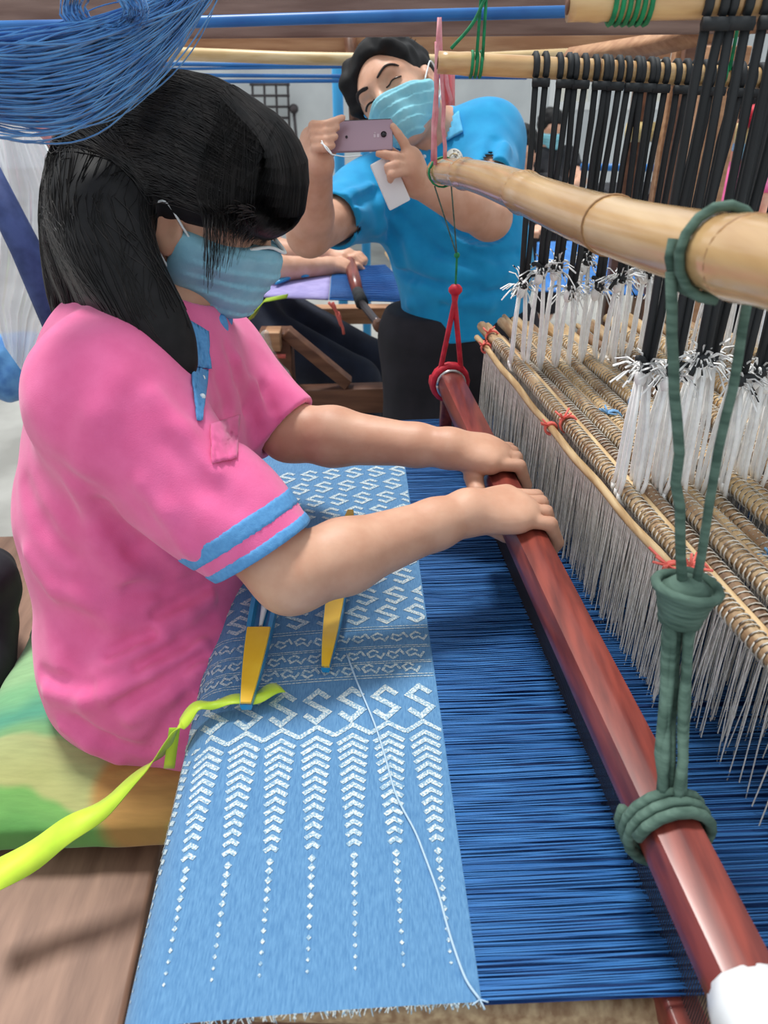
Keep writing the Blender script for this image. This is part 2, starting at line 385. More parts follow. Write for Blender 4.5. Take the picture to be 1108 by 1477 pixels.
# ---------------------------------------------------------------- woven cloth and warp
cl = MB(); cl.grid(lambda i, j: cloth_pt(i*0.42, j*WID), 60, 60)
cloth = tag(cl.build('woven_cloth', 'cloth_blue'), 'light blue woven cloth with white hooked diamond motifs stretched beside the pink shirted weaver', 'cloth')
mo = MB()
def stroke(pts, wd, closed=False, lift=0.0006):
    P = [np.asarray(p, float) for p in pts]; n = len(P); L, R_ = [], []
    for i in range(n):
        a = P[i - 1] if (i > 0 or closed) else None; b = P[(i + 1) % n] if (i < n - 1 or closed) else None
        d1 = nrm(P[i] - a) if a is not None else nrm(b - P[i]); d2 = nrm(b - P[i]) if b is not None else d1
        t = nrm(d1 + d2); nn = V(-t[1], t[0]); c = max(0.5, float(np.dot(t, d1))); L.append(P[i] + nn*wd/2/c); R_.append(P[i] - nn*wd/2/c)
    vs = []
    for a, b in zip(L, R_):
        if a[0] < 0.0015: a = V(0.0015, a[1])
        if b[0] < 0.0015: b = V(0.0015, b[1])
        vs += [cloth_pt(a[0], a[1], lift), cloth_pt(b[0], b[1], lift)]
    k = n if closed else n - 1
    mo.raw(vs, [(2*i, 2*i + 1, (2*i + 3) % (2*n), (2*i + 2) % (2*n)) for i in range(k)])
def vv(D): return (D - F0[1])/EV[1]
SP = 0.0362
def sub(P, k=3):
    out = []
    for a, b in zip(P[:-1], P[1:]):
        for j in range(k): out.append(np.asarray(a)*(1 - j/k) + np.asarray(b)*j/k)
    return out + [np.asarray(P[-1])]
def ess(u, v, w, h, wd):
    sh = [(-1, .5), (-0.05, 1), (0.95, .42), (-0.95, -.42), (0.05, -1), (1, -.5)]
    stroke(sub([(u + x*w, v + y*h) for x, y in sh]), wd)
for r, D in enumerate((1.150, 1.108, 1.066, 1.024, 0.982, 0.940, 0.898, 0.856, 0.814, 0.776)):
    for c in range(-1, 9):
        u = 0.012 + c*SP + (r % 3)*0.012
        if -0.004 < u < 0.31: ess(u, vv(D), 0.0118, 0.0160, 0.0056)
for c in range(9): ess(0.020 + c*SP, vv(0.626), 0.0122, 0.0225, 0.0066)
for D in (0.752, 0.7475, 0.7165, 0.7135, 0.690, 0.687, 0.668, 0.664):
    stroke(sub([(0.0015, vv(D)), (0.31, vv(D))], 24), 0.0013)
for r, D in enumerate((0.7325, 0.7025, 0.6785)):
    for c in range(14):
        u = 0.012 + c*0.0225 + 0.006*r; v = vv(D); k = 1 if c % 2 else -1
        stroke([(u - .009, v - .002*k), (u - .0045, v + .0065*k), (u + .001, v + .001*k), (u + .0075, v + .0045*k), (u + .0105, v - .002*k), (u + .004, v - .0075*k), (u - .002, v - .003*k)], 0.003)
for c in range(9):
    u = 0.019 + c*SP; v0 = vv(0.592)
    stroke([(u - .0185, v0 - .009), (u, v0 + .0045), (u + .0185, v0 - .009)], 0.0055)
    for i in range(13):
        t = i/12; hw = 0.0150*(1 - t) + 0.0058*t; v = v0 - 0.0115 - i*0.0102
        stroke([(u - hw, v - hw*0.62), (u, v + hw*0.1), (u + hw, v - hw*0.62)], 0.0052 - 0.0008*t)
    for i in range(12):
        s_ = 0.0036 - 0.0002*i; v = v0 - 0.148 - i*0.0088
        vs = [cloth_pt(u + a*s_, v + b*s_*1.15, 0.0006) for a, b in ((-1, 0), (0, -1), (1, 0), (0, 1))]; mo.raw(vs, [(0, 1, 2, 3)])
stuff(mo.build('woven_motif', 'motif_yarn', cloth, smooth=False))
fr = []
for k in range(160):
    u = random.uniform(0, 0.27); p = cloth_pt(u, 0.0); e = V(random.uniform(-.003, .003), -random.uniform(.001, .005), random.uniform(-.003, .002)); fr.append([p, p + e*0.5, p + e])
threads('selvage_fringe', fr, 0.0004, 'motif_yarn', cloth, ((1, 0, 0), (0, 0, 1)))

# warp threads, as stuff: two sheds
N = 860; paths = []; rad = []
for i in range(N):
    v = WID*(i + 0.5)/N + random.gauss(0, 0.0004); b = F0 + EV*v; up = 1 if i % 2 else -1
    j = random.gauss(0, 0.0012); g = 0.012 if random.random() < 0.08 else 0
    pl = []
    for x, z in ((0, 0), (0.05, 0.001), (0.12, 0.004), (0.2, 0.010), (0.30, 0.012), (0.50, 0.008), (0.95, 0.0)):
        p = b - EU*x; pl.append((p[0], p[1] + j*(x/0.2), LZ + up*z*0.6 + j*0.5 - (g*z/0.012 if g else 0)))
    paths.append(pl); rad.append(random.uniform(0.00062, 0.00092))
wt = threads('warp_threads', paths, rad, 'warp_thread')
tag(wt, 'sheet of unwoven blue warp threads running from the woven cloth under the beater', 'yarn')
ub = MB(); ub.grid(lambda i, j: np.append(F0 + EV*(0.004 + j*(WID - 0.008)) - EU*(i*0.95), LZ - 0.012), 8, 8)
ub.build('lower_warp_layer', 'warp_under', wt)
# ---------------------------------------------------------------- beater and the bamboo it hangs from
BA = at(640, 535, y=1.36); BA[2] = 0.868; BB = V(0.262, 0.02, 0.866)
BA = V(0.112, 1.345, 0.868); BB = V(0.259, -0.02, 0.866); BD = nrm(BB - BA); BS = nrm(np.cross(BD, (0, 0, 1)))
def bpt(y): return BA + (BB - BA)*((y - BA[1])/(BB[1] - BA[1]))
bt = thing('beater', 'long red lacquered wooden beater bar gripped by the pink shirted weaver over blue warp', 'beater', tuple(bpt(0.8)))
m = MB(); m.box((BA + BB)/2, (np.linalg.norm(BB - BA), 0.044, 0.046), (BD, BS, (0, 0, 1)), bev=0.0195); m.build('top_bar', 'red_lacquer', bt, smooth='auto')
m = MB(); a, b = bpt(1.30), bpt(0.18); m.beam(a + V(0, 0, -0.115), b + V(0, 0, -0.115), 0.028, 0.03); m.build('lower_bar', 'red_lacquer', bt)
rp = []
for k in range(420):
    p = bpt(1.28 - 1.08*k/419); rp.append([p + V(0, 0, -0.022), p + V(0, 0, -0.1)])
threads('reed', rp, 0.0006, 'dark_steel', bt, ((1, 0, 0), (0, 1, 0)))
for y in (1.315, 0.165):
    p = bpt(y); MB().box(p + V(0, 0, -0.06), (0.02, 0.03, 0.13), (BD, BS, (0, 0, 1)), bev=0.004).build('side_post', 'red_lacquer', bt)
p = bpt(0.285); q = bpt(0.235)
MB().box((p + q)/2, (0.055, 0.052, 0.054), (BD, BS, (0, 0, 1)), bev=0.02).build('tape_band', mat('tape', rgb(226, 228, 230), 0.35), bt)['label'] = 'white tape band'
for y in (1.32, 1.305): MB().tube(curve_pts([bpt(y) + BS*0.024*math.cos(t) + V(0, 0, 0.025*math.sin(t)) for t in np.linspace(0, 2*math.pi, 13)], 24), 0.003, 6).build('metal_ring', 'steel', bt)
PA = V(0.085, 1.36, 1.205); PB = V(0.262, 0.26, 1.285)
def ppt(y): return PA + (PB - PA)*((y - PA[1])/(PB[1] - PA[1]))
bp = thing('bamboo_pole', 'thick glossy bamboo pole hung level above the white cords, holding the beater', 'bamboo pole', tuple(ppt(0.8)))
ys = np.linspace(PA[1], PB[1], 60); nodes = (1.19, 0.93, 0.70, 0.50)
R = [0.0185 + 0.0085*(PA[1] - y)/1.1 + sum(0.0022*math.exp(-((y - n)/0.008)**2) for n in nodes) for y in ys]
MB().tube([ppt(y) + V(0, 0, 0.006*math.sin(7*y)) for y in ys], R, 22).build('pole', 'bamboo_gloss', bp)
MB().tube([ppt(1.361), ppt(1.3625)], 0.011, 14).build('hollow_end', 'brown_wood', bp)
for n in nodes: MB().tube(curve_pts([ppt(n) + (0.0195 + 0.0085*(PA[1] - n)/1.1)*V(math.cos(t), 0, math.sin(t)) + V(0, 0, 0.006*math.sin(7*n)) for t in np.linspace(0, 2*math.pi, 15)], 28), 0.0013, 6).build('node_ring', 'node_brown', bp)
def wrap(c, ax, r, turns, th, pitch, sides=6):
    ax = nrm(ax); u = nrm(np.cross(ax, (0.3, 0.1, 1))); w = np.cross(ax, u); t = np.linspace(0, 2*math.pi*turns, int(16*turns) + 1)
    return MB().tube([c + ax*(pitch*(a/(2*math.pi) - turns/2)) + r*(math.cos(a)*u + math.sin(a)*w) for a in t], th, sides)
def sag(a, b, s=0.0, n=10, jit=0.0):
    a = np.asarray(a, float); b = np.asarray(b, float)
    return [a + (b - a)*t + V(0, 0, -4*s*t*(1 - t)) + (RNG.normal(0, jit, 3) if 0 < t < 1 and jit else 0) for t in np.linspace(0, 1, n)]
# far suspension: green string from the pole, red loop round the beater
gs = thing('green_string', 'thin green string from the tip of the thick bamboo pole down to the red loop', 'string', tuple(ppt(1.33)))
wrap(ppt(1.325), PB - PA, 0.0215, 2, 0.0014, 0.006).build('string_turns', 'green_cord', gs)
kz = at(657, 418, y=1.33)
MB().tube(sag(ppt(1.325) + V(-.012, 0, -.02), kz + V(0, 0, .055), 0, 8), 0.0013, 6).build('strand', 'dull_green_rope', gs)
MB().tube(sag(ppt(1.325) + V(.014, 0, -.02), kz + V(0, 0, .055), 0, 8), 0.0013, 6).build('strand', 'dull_green_rope', gs)
MB().tube(sag(kz + V(0, 0, .055), kz, 0, 6), 0.002, 6).build('strand', 'green_cord', gs)
MB().blob(kz + V(0, 0, .056), 0.005).build('knot', 'green_cord', gs)
rl = thing('red_cord_loop', 'bright red cord loop tied round the far end of the beater', 'cord', tuple(bpt(1.32)))
for s_ in (-1, 1): MB().tube(sag(kz + V(.003*s_, 0, 0), bpt(1.315) + BS*(0.02*s_) + V(0, 0, 0.012), 0, 8), 0.0045, 8).build('strand', 'red_cord', rl)
MB().blob(kz, (0.012, 0.01, 0.010)).build('knot', 'red_cord', rl)
wrap(bpt(1.318), BD, 0.030, 2.5, 0.006, 0.008, 8).build('loop_turns', 'red_cord', rl)
# near suspension: dull green rope
rn = thing('green_rope', 'dull green rope looped over the thick bamboo pole, wound into a hank above the beater', 'rope', tuple(ppt(0.55)))
y0 = 0.535; c0 = ppt(y0) + V(0, 0, 0.006*math.sin(7*y0))
wrap(c0, (PB - PA) + V(0.0, 0, 0), 0.0292, 1.3, 0.0035, 0.012, 7).build('pole_loop', 'dull_green_rope', rn)
hk = at(988, 862, d=0.60); tail = bpt(0.40) + V(0, 0, 0.02)
top_a = c0 + V(-0.028, 0, -0.012)
MB().tube(sag(top_a, hk + V(-.004, 0, .012), 0.0, 12, 0.0012), 0.0040, 8).build('strand', 'dull_green_rope', rn)
top_b = at(1092, 380, d=0.52)
MB().tube(sag(top_b, hk + V(.006, 0, .012), 0.0, 12, 0.0012), 0.0036, 8).build('strand', 'dull_green_rope', rn)
MB().blob(hk + V(0, 0, .004), (.019, .019, .014)).build('rope_knot', 'dull_green_rope', rn)
for k in range(7): wrap(hk + V(0.0, 0, 0.010 - 0.005*k), (0.12, 0.1, 1), 0.022 - 0.0016*k + random.uniform(-.002, .002), 1.0, 0.0040, 0.004, 7).build('rope_turn', 'dull_green_rope', rn)
for k in range(6):
    e = V(random.uniform(-.008, .008), random.uniform(-.006, .006), 0)
    MB().tube(sag(hk + e*1.3 + V(0, 0, -.012), tail + e, 0.0, 8, 0.0010), 0.0040, 7).build('hank_strand', 'dull_green_rope', rn)
wrap(bpt(0.40), BD, 0.031, 3, 0.0045, 0.009, 7).build('beater_loop', 'dull_green_rope', rn)

# ---------------------------------------------------------------- heddle rods
RA0 = V(0.164, 1.35); RB0 = V(0.290, 0.606); RDv = nrm(RB0 - RA0)
NR = 18
def rod_x(i): return 0.0 if i == 0 else (0.019 if i == 1 else 0.019 + 0.0232*(i - 1))
def rod_pt(i, y):
    b = RA0 + RDv*((y - RA0[1])/RDv[1]); k = i/17
    return V(b[0] + rod_x(i), y, 0.934 + 0.022*k + 0.006*math.sin(2.3*i) + 0.004*math.sin(5*y + i*1.7))
RODS = []
for i in range(NR):
    rnd = random.Random(100 + i)
    yf = 1.375 + rnd.uniform(-.03, .06); yn = (0.585, 0.36, 0.52)[i] if i < 3 else 0.30 + 0.012*i
    rad = (0.0050, 0.0085, 0.0105)[i] if i < 3 else rnd.choice((0.0085, 0.0095, 0.0110))
    nm = ['thin bare', 'grey wound', 'brown wound'][i] if i < 3 else rnd.choice(['wound', 'thread wound'])
    side = 'counting away from the beater'
    o = thing('heddle_rod', '%s bamboo heddle rod, %s %s' % (nm, ORD[i], side), 'heddle rod', tuple(rod_pt(i, 0.9)), 'bamboo heddle rods of the front loom')
    ys = np.linspace(yf, yn, 26)
    mname = 'rod_pale' if i == 0 else rnd.choice(['rod_bamboo', 'rod_bamboo', 'rod_dark', 'rod_pale'])
    MB().tube([rod_pt(i, y) + V(0, 0, 0.0015*math.sin(40*y + i)) for y in ys], [rad*(1 + 0.06*math.sin(23*y + i)) for y in ys], 10).build('rod', mname, o)
    # a companion lath tied beside most rods
    if i not in (0,):
        off = V(0.0105, 0, rnd.uniform(-.008, .004)); y2 = yf + rnd.uniform(-.06, .05)
        MB().tube([rod_pt(i, y) + off for y in np.linspace(y2, yn + rnd.uniform(0, .05), 16)], 0.0045, 7).build('lath', rnd.choice(['rod_pale', 'rod_bamboo']), o)
    # thread windings round the rod
    if i > 0:
        wy0, wy1 = yf - 0.10, max(yn + 0.02, 0.40); nw = int((wy0 - wy1)/0.0080); ww = []
        for q in range(nw):
            y = wy0 - (wy0 - wy1)*(q + rnd.uniform(-.15, .15))/nw; c = rod_pt(i, y); ww.append([c + (rad + 0.0012)*V(math.cos(t), 0.12*math.sin(t + 1), math.sin(t)) for t in np.linspace(-0.9, 4.1, 11)])
        ww = np.array(ww); threads('thread_winding', ww, 0.0012, 'heddle_thread', o, ((0, 1, 0), (0.7, 0, 0.7)))
    # heddle threads falling from the rod to the warp
    nh = 330 if i == 0 else (230 if i < 5 else 120); hp = []
    for q in range(nh):
        y = yf - 0.05 - (yf - 0.05 - (yn + 0.03))*((q + rnd.uniform(-.45, .45))/nh); c = rod_pt(i, y); x2 = rnd.gauss(0, 0.004); l = rnd.uniform(.9, 1.02)
        if y < 0.57 and rnd.random() < .55: continue
        zb = LZ + rnd.uniform(-.006, .012); hp.append([c + V(0, 0, -rad*0.6), c + V(x2*0.5, rnd.gauss(0, .0012), (zb - c[2])*0.5), V(c[0] + x2, c[1] + rnd.gauss(0, .002), zb)])
    threads('heddle_threads', hp, 0.00075 if i < 5 else 0.0008, 'grey_thread', o, ((1, 0, 0), (0, 1, 0)))
    RODS.append((o, rad))
def tie(i, y, m, name='thread_tie', r=0.012):
    o, rad = RODS[i]; b = MB(); c = rod_pt(i, y)
    for k in range(2): b.tube([c + V(0, 0.003*k, 0) + (rad + 0.003)*V(math.cos(t), 0.1*math.sin(t), math.sin(t)) for t in np.linspace(0, 2*math.pi, 13)], 0.0018, 6)
    for k in range(5): b.tube([c + V(-rad, 0, rad), c + V(-rad + random.uniform(-r, r), random.uniform(-r, r), rad + random.uniform(0, r))], 0.0014, 5)
    b.build(name, m, o)
tie(0, 0.985, 'coral_tie'); tie(1, 0.975, 'coral_tie'); tie(0, 0.645, 'coral_tie', r=0.02); tie(1, 0.635, 'coral_tie', r=0.02); tie(0, 1.30, 'coral_tie'); tie(1, 1.33, 'coral_tie')
tie(5, 0.66, 'blue_tie', r=0.016); tie(4, 1.0, 'blue_tie'); tie(6, 1.03, 'blue_tie'); tie(4, .60, 'blue_tie'); tie(6, 0.60, 'blue_tie')

# ---------------------------------------------------------------- top bars and hanging cords
def topbar(name, a, b, r, label, m='bamboo', nodes=()):
    o = thing(name, label, 'bamboo pole', tuple((np.asarray(a) + np.asarray(b))/2)); a = np.asarray(a, float); b = np.asarray(b, float)
    t = np.linspace(0, 1, 40); MB().tube([a + (b - a)*x for x in t], [r*(1 + 0.08*sum(math.exp(-((x - n)/0.012)**2) for n in nodes)) for x in t], 18).build('pole', m, o)
    for n in nodes: MB().tube([a + (b - a)*(n - 0.002), a + (b - a)*(n + 0.002)], r*1.06, 18).build('node_ring', 'node_brown', o)
    e = nrm(a - b); MB().tube([a + e*0.0004, a + e*0.0012], r*0.6, 14).build('hollow_end', 'brown_wood', o)
    return o
FB0, FB1 = at(632, 90, y=1.20), at(1180, 118, y=1.20)
NB0, NB1 = at(820, 6, y=0.80), at(1230, -2, y=0.80)
topbar('bamboo_pole', FB0, FB1, 0.0135, 'straight bamboo bar hung by green string, carrying the far row of black cords', nodes=(0.08, 0.42, 0.8))
topbar('bamboo_pole', NB0, NB1, 0.0135, 'bamboo bar at the top of the picture carrying the near row of black cords', nodes=(0.1, 0.6))
def cord_pair(i, row):
    """white cotton loop on a heddle rod, black cord from the loop up to the bar"""
    rnd = random.Random(i*7 + (0 if row == 'far' else 500))
    yr = (1.205 if row == 'far' else 0.800) + rnd.uniform(-.015, .015); o, rad = RODS[i]; c = rod_pt(i, yr)
    hgt = rnd.uniform(0.115, 0.150) if row == 'near' else rnd.uniform(0.105, 0.165)
    k = c + V(0, rnd.uniform(-.006, .006), hgt + rad); side = ORD[i]
    w = thing('white_cord_loop', 'white cotton cord loop on the %s heddle rod from the beater, %s row' % (side, row), 'cord', tuple(c), 'white cord loops of the %s row' % row)
    ns = 3 if row == 'near' else 2
    sb = MB()
    for s_ in range(ns):
        dy = (s_ - (ns - 1)/2)*0.013 + rnd.uniform(-.002, .002)
        for sx in (-1, 1): MB().tube([c + V(sx*(rad + .002), dy, 0), c + V(sx*0.0085, dy*1.1, rad + .012), c + V(sx*0.0075, dy*1.0, hgt*0.6), k + V(sx*0.004, dy*0.4, -.004)], 0.0025, 6).build('strand', 'white_cord', w)
        sb.tube([c + V(0, dy, 0) + (rad + .0025)*V(math.cos(t), 0, math.sin(t)) for t in np.linspace(math.pi*0.9, math.pi*2.1, 8)], 0.0026, 6)
    sb.build('rod_turns', 'white_cord', w)
    kb = MB(); kb.blob(k, (0.009, 0.011, 0.012)); kb.blob(k + V(-.004, -.004, -.009), (0.007, 0.008, 0.010)); kb.build('knot', 'white_cord', w)
    tf = [];
    for q in range(44):
        d = nrm(rnd.choice((V(-1, -.3, .1), V(1, -.4, .1), V(0, -1, .6), V(.2, .2, 1))) + V(rnd.gauss(0, .5), rnd.gauss(0, .5), rnd.gauss(0, .5))); L = rnd.uniform(.014, .038)
        tf.append([k + d*0.004, k + d*L*0.6 + V(0, 0, .002), k + d*L + V(0, 0, -.006)])
    threads('frayed_ends', tf, 0.0012, 'white_cord', w, ((1, 0, 0), (0, .7, .7)))
    if row == 'far': t = (k[0] - FB0[0])/(FB1[0] - FB0[0]) + rnd.uniform(-.01, .01); T = FB0 + (FB1 - FB0)*max(0.16, t)
    else: t = (k[0] - NB0[0])/(NB1[0] - NB0[0]) + rnd.uniform(-.01, .01); T = NB0 + (NB1 - NB0)*t
    b = thing('black_cord', 'black cord from the %s row bar to the white loop on the %s heddle rod' % (row, side), 'cord', tuple(T), 'black cords of the %s row' % row)
    rr = 0.0042 if row == 'near' else 0.0043
    for sx in (-1, 1):
        p = sag(T + V(sx*0.0065, -0.0148, -.012), k + V(sx*0.0035, -.004, 0.006), 0, 7, 0.0006); MB().tube(p, rr, 6).build('strand', 'black_cord', b)
        MB().tube([T + V(sx*0.0065, 0, 0) + 0.0158*V(0, math.cos(t), math.sin(t)) for t in np.linspace(-math.pi*0.25, math.pi*1.22, 12)], rr, 6).build('bar_loop', 'black_cord', b)
    MB().tube([T + V(-.011, -.0185, -.0165), T + V(.011, -.0185, -.0165)], 0.006, 6).build('cross_knot', 'black_cord', b)
    kb = MB(); kb.blob(k + V(0, -.006, .003), (0.0075, 0.0075, 0.0075)); kb.tube(sag(k + V(0, -.006, .004), k + V(rnd.uniform(-.02, .02), -.014, rnd.uniform(-.012, .02)), -.004, 5), 0.0032, 6); kb.build('knot', 'black_cord', b)
for i in range(1, NR): cord_pair(i, 'far'); cord_pair(i, 'near')
# green strings on the two bars and pink twine at the end of the far bar
def green_tie(P, r, topz, label, n=3, tail=True):
    o = thing('green_string', label, 'string', tuple(P))
    for k in range(n): MB().tube([P + V((k - n/2)*0.006, 0, 0) + (r + .0015)*V(0.05*math.sin(t), math.cos(t), math.sin(t)) for t in np.linspace(0, 2*math.pi, 14)], 0.0022, 6).build('string_turn', 'green_cord', o)
    for s_ in (-1, 1): MB().tube(sag(P + V(s_*0.004, -r*0.9, r*0.4), V(P[0] + s_*0.002 + .004, P[1] - .005, topz), 0, 6), 0.0022, 6).build('strand', 'green_cord', o)
    if tail: MB().tube(curve_pts([P + V(.004, -r, 0.075), P + V(-.012, -r - .004, 0.045), P + V(-.038, -r - .006, 0.018)], 10), 0.0022, 6).build('loose_end', 'green_cord', o)
green_tie(at(690, 93, y=1.20), 0.0135, 1.56, 'bright green string knotted round the far bamboo bar with a loose end')
green_tie(at(914, 6, y=0.80), 0.0135, 1.60, 'bright green string wound thickly round the near bamboo bar at the picture top', 6)
green_tie(at(1042, 108, y=1.20), 0.0135, 1.56, 'bright green string behind the near black cords on the far bar', 2, False)
pk = thing('pink_twine', 'pink twine hanging beside the far bamboo bar end before the blue polo', 'string', tuple(at(632, 60, y=1.28)))
for (x0, y0_, x1, y1_) in ((634, 25, 624, 232), (634, 25, 642, 238), (630, 60, 628, 238), (640, 90, 650, 150)):
    MB().tube(sag(at(x0, y0_, y=1.30), at(x1, y1_, y=1.30), 0, 8, 0.001), 0.0033, 6).build('strand', 'pink_cord', pk)
m = MB(); m.grid(lambda i, j: at(640 + 16*i, 92 + 60*j, y=1.31 + 0.006*math.sin(6*i)), 6, 4); m.build('ribbon_end', mat('pink_ribbon', rgb(240, 150, 160), 0.6), pk, solid=0.001)

# ---------------------------------------------------------------- shuttles, thread, ribbon on the cloth
def on_cloth(px, py, lift=0.0):
    p = at(px, py, z=LZ); return p + V(0, 0, lift)
def shuttle(a, b, label, tip0, tip1, wd=0.030):
    a = np.asarray(a, float); b = np.asarray(b, float); d = nrm(b - a); L = np.linalg.norm(b - a); s_ = nrm(np.cross(d, (0, 0, 1))); u = np.cross(s_, d)
    o = thing('boat_shuttle', label, 'shuttle', tuple((a + b)/2), 'plastic boat shuttles on the cloth')
    def width(t): return wd/2*(1 - 0.62*abs(2*t - 1)**2.6)
    def hgt(t): return 0.020*(1 - 0.55*abs(2*t - 1)**2.2)
    nn = 40; vs = []; fs = []
    for k in range(nn + 1):
        t = k/nn; c = a + d*L*t; w_, h_ = width(t), hgt(t); inn = 0.16 < t < 0.84
        wi = w_*0.62 if inn else w_*0.3; hi_ = 0.006 if inn else h_*0.98
        for (x, z) in ((-w_*.75, 0), (-w_, h_*.5), (-w_*.94, h_), (-wi, h_), (-wi*.9, hi_), (wi*.9, hi_), (wi, h_), (w_*.94, h_), (w_, h_*.5), (w_*.75, 0)): vs.append(c + s_*x + u*z)
    for k in range(nn):
        for q in range(10): fs.append((k*10 + q, (k + 1)*10 + q, (k + 1)*10 + (q + 1) % 10, k*10 + (q + 1) % 10))
    fs += [tuple(range(9, -1, -1)), tuple(nn*10 + q for q in range(10))]
    MB().raw(vs, fs).build('hull', 'cyan_plastic', o, smooth='auto')
    for (t0, t1) in (tip0, tip1):
        g = MB(); n = 14; vs = []
        for k in range(n + 1):
            t = t0 + (t1 - t0)*k/n; c = a + d*L*t; w_ = width(t)*0.93; h_ = hgt(t)
            vs += [c - s_*w_ + u*(h_ - .002), c - s_*w_*.9 + u*(h_ + .0022), c + s_*w_*.9 + u*(h_ + .0022), c + s_*w_ + u*(h_ - .002)]
        fs = [(4*k + q, 4*k + q + 1, 4*k + q + 5, 4*k + q + 4) for k in range(n) for q in range(3)] + [(0, 1, 2, 3), (4*n + 3, 4*n + 2, 4*n + 1, 4*n)]
        g.raw(vs, fs).build('yellow_tip', 'yellow_plastic', o, smooth='auto')
    c0 = a + d*L*0.30 + u*0.011; c1 = a + d*L*0.70 + u*0.011
    MB().tube([c0, c0 + d*L*0.1, c1], [0.0022, 0.0045, 0.0045], 10).build('bobbin', 'white_card', o)
    MB().tube([c0 + d*L*0.12, c0 + d*L*0.14, c1 - d*L*0.03, c1], [0.0046, 0.0065, 0.0065, 0.0046], 10).build('bobbin_yarn', 'navy_yarn', o)
    MB().tube([a + d*L*0.165 + u*0.011, c0], 0.0012, 6).build('spindle', 'steel', o)
    return o
shuttle(on_cloth(356, 1026, .002), on_cloth(412, 736, .002), 'blue and yellow shuttle lying over the lime ribbon end with white bobbin showing', (0.0, 0.27), (0.72, 1.0), 0.034)
shuttle(on_cloth(470, 972, .002), on_cloth(506, 746, .002), 'blue and yellow shuttle on the cloth crossed by the weaver\'s forearm', (0.0, 0.36), (0.66, 1.0), 0.026)
th = MB(); pts = [on_cloth(x, y, .0022) for x, y in ((500, 945), (515, 985), (540, 1045), (556, 1095), (572, 1150), (598, 1200), (612, 1235), (632, 1290), (643, 1330), (655, 1370), (672, 1415), (692, 1444))]
th.tube(curve_pts(pts, 60), 0.0010, 6)
for d in ((-.006, -.004), (.003, -.007), (.006, -.002)): th.tube([pts[-1], pts[-1] + V(d[0], d[1], 0)], 0.0006, 5)
tag(th.build('loose_thread', mat('pale_thread', rgb(170, 196, 218), 0.7)), 'pale loose thread trailing from the shuttle across the chevron motifs to the cloth corner', 'thread')
rb = MB()
rp = [(405, 992, LZ + .004, 30), (378, 1002, LZ + .006, 30), (345, 1010, LZ + .005, 26), (310, 1014, LZ + .005, 22), (283, 1022, LZ + .004, 24), (262, 1042, LZ - .005, 30), (246, 1068, LZ - 0.03, 28), (215, 1105, 0.70, 26), (165, 1152, 0.672, 32), (110, 1192, 0.655, 42), (50, 1230, 0.64, 48), (-30, 1280, 0.625, 54)]
cen = [at(x, y, z=z) for x, y, z, w_ in rp]; ws = [w_ for *_, w_ in rp]
cc = curve_pts(cen, 66); wsi = np.interp(np.linspace(0, 1, len(cc)), np.linspace(0, 1, len(ws)), ws); vs = []; T = np.gradient(cc, axis=0)
for k, (p, w_) in enumerate(zip(cc, wsi)):
    fr_ = k/len(cc); s_ = nrm(np.cross(T[k], (0, 0, 1))); tw = -0.15 + 0.5*math.sin(fr_*9)*(fr_ > .45); s2 = s_*math.cos(tw) + V(0, 0, 1)*math.sin(tw)
    half = w_*np.dot(p - CAM, FW)/FPX/2*0.92; bow = V(0, 0, 0.003*math.sin(fr_*40)); vs += [p - s2*half + bow, p + V(0, 0, .0012), p + s2*half + bow]
lime = MB().raw(vs, [(3*k + q, 3*k + q + 1, 3*k + q + 4, 3*k + q + 3) for k in range(len(cc) - 1) for q in range(2)]).build('lime_ribbon', 'lime_ribbon', solid=0.0012)
tag(lime, 'lime green satin ribbon pinned under a shuttle and trailing down over the green cushion', 'ribbon')
tb = MB(); tb.grid(lambda i, j: at(252 + 16*(j - .5) - 8*i, 1050 + 58*i, z=LZ - .02 - 0.06*i), 8, 2); tb.build('folded_tail', 'lime_ribbon', lime, solid=0.0012)

# ---------------------------------------------------------------- bench, cushion, black bag
bn = thing('bench', 'brown wooden bench board beneath the green cushion of the pink shirted weaver', 'bench', (-0.55, 0.75, 0.0))
BZ = 0.535
MB().box((-0.68, 0.72, BZ - 0.02), (0.80, 1.25, 0.04), ((math.cos(.06), math.sin(.06), 0), (-math.sin(.06), math.cos(.06), 0), (0, 0, 1)), bev=0.006).build('seat_board', 'bench_wood', bn)
for x in (-1.0, -0.33):
    for y in (0.16, 1.28): MB().box((x, y, BZ/2 - 0.02), (0.06, 0.06, BZ - 0.04), bev=0.004).build('leg', 'brown_wood', bn)
MB().beam((-1.0, 0.62, 0.2), (-0.33, 0.62, 0.2), 0.04, 0.05).build('stretcher', 'brown_wood', bn)
# green patterned cushion
cm = bpy.data.materials.new('cushion_print'); cm.use_nodes = True; nt = cm.node_tree; n = nt.nodes; l = nt.links; p = n['Principled BSDF']; p.inputs['Roughness'].default_value = 0.8; p.inputs['Sheen Weight'].default_value = 0.2
tc = n.new('ShaderNodeTexCoord'); mp = n.new('ShaderNodeMapping'); mp.inputs['Location'].default_value = (0, -1.375, 0); mp.inputs['Scale'].default_value = (1, 2.5, 1); l.new(tc.outputs['Object'], mp.inputs[0])
def cnoise(sc, st, det=2.0):
    m_ = n.new('ShaderNodeMapping'); m_.inputs['Scale'].default_value = st; l.new(tc.outputs['Object'], m_.inputs[0])
    t_ = n.new('ShaderNodeTexNoise'); t_.inputs['Scale'].default_value = sc; t_.inputs['Detail'].default_value = det; l.new(m_.outputs[0], t_.inputs[0]); return t_
sx = n.new('ShaderNodeSeparateXYZ'); l.new(mp.outputs[0], sx.inputs[0])
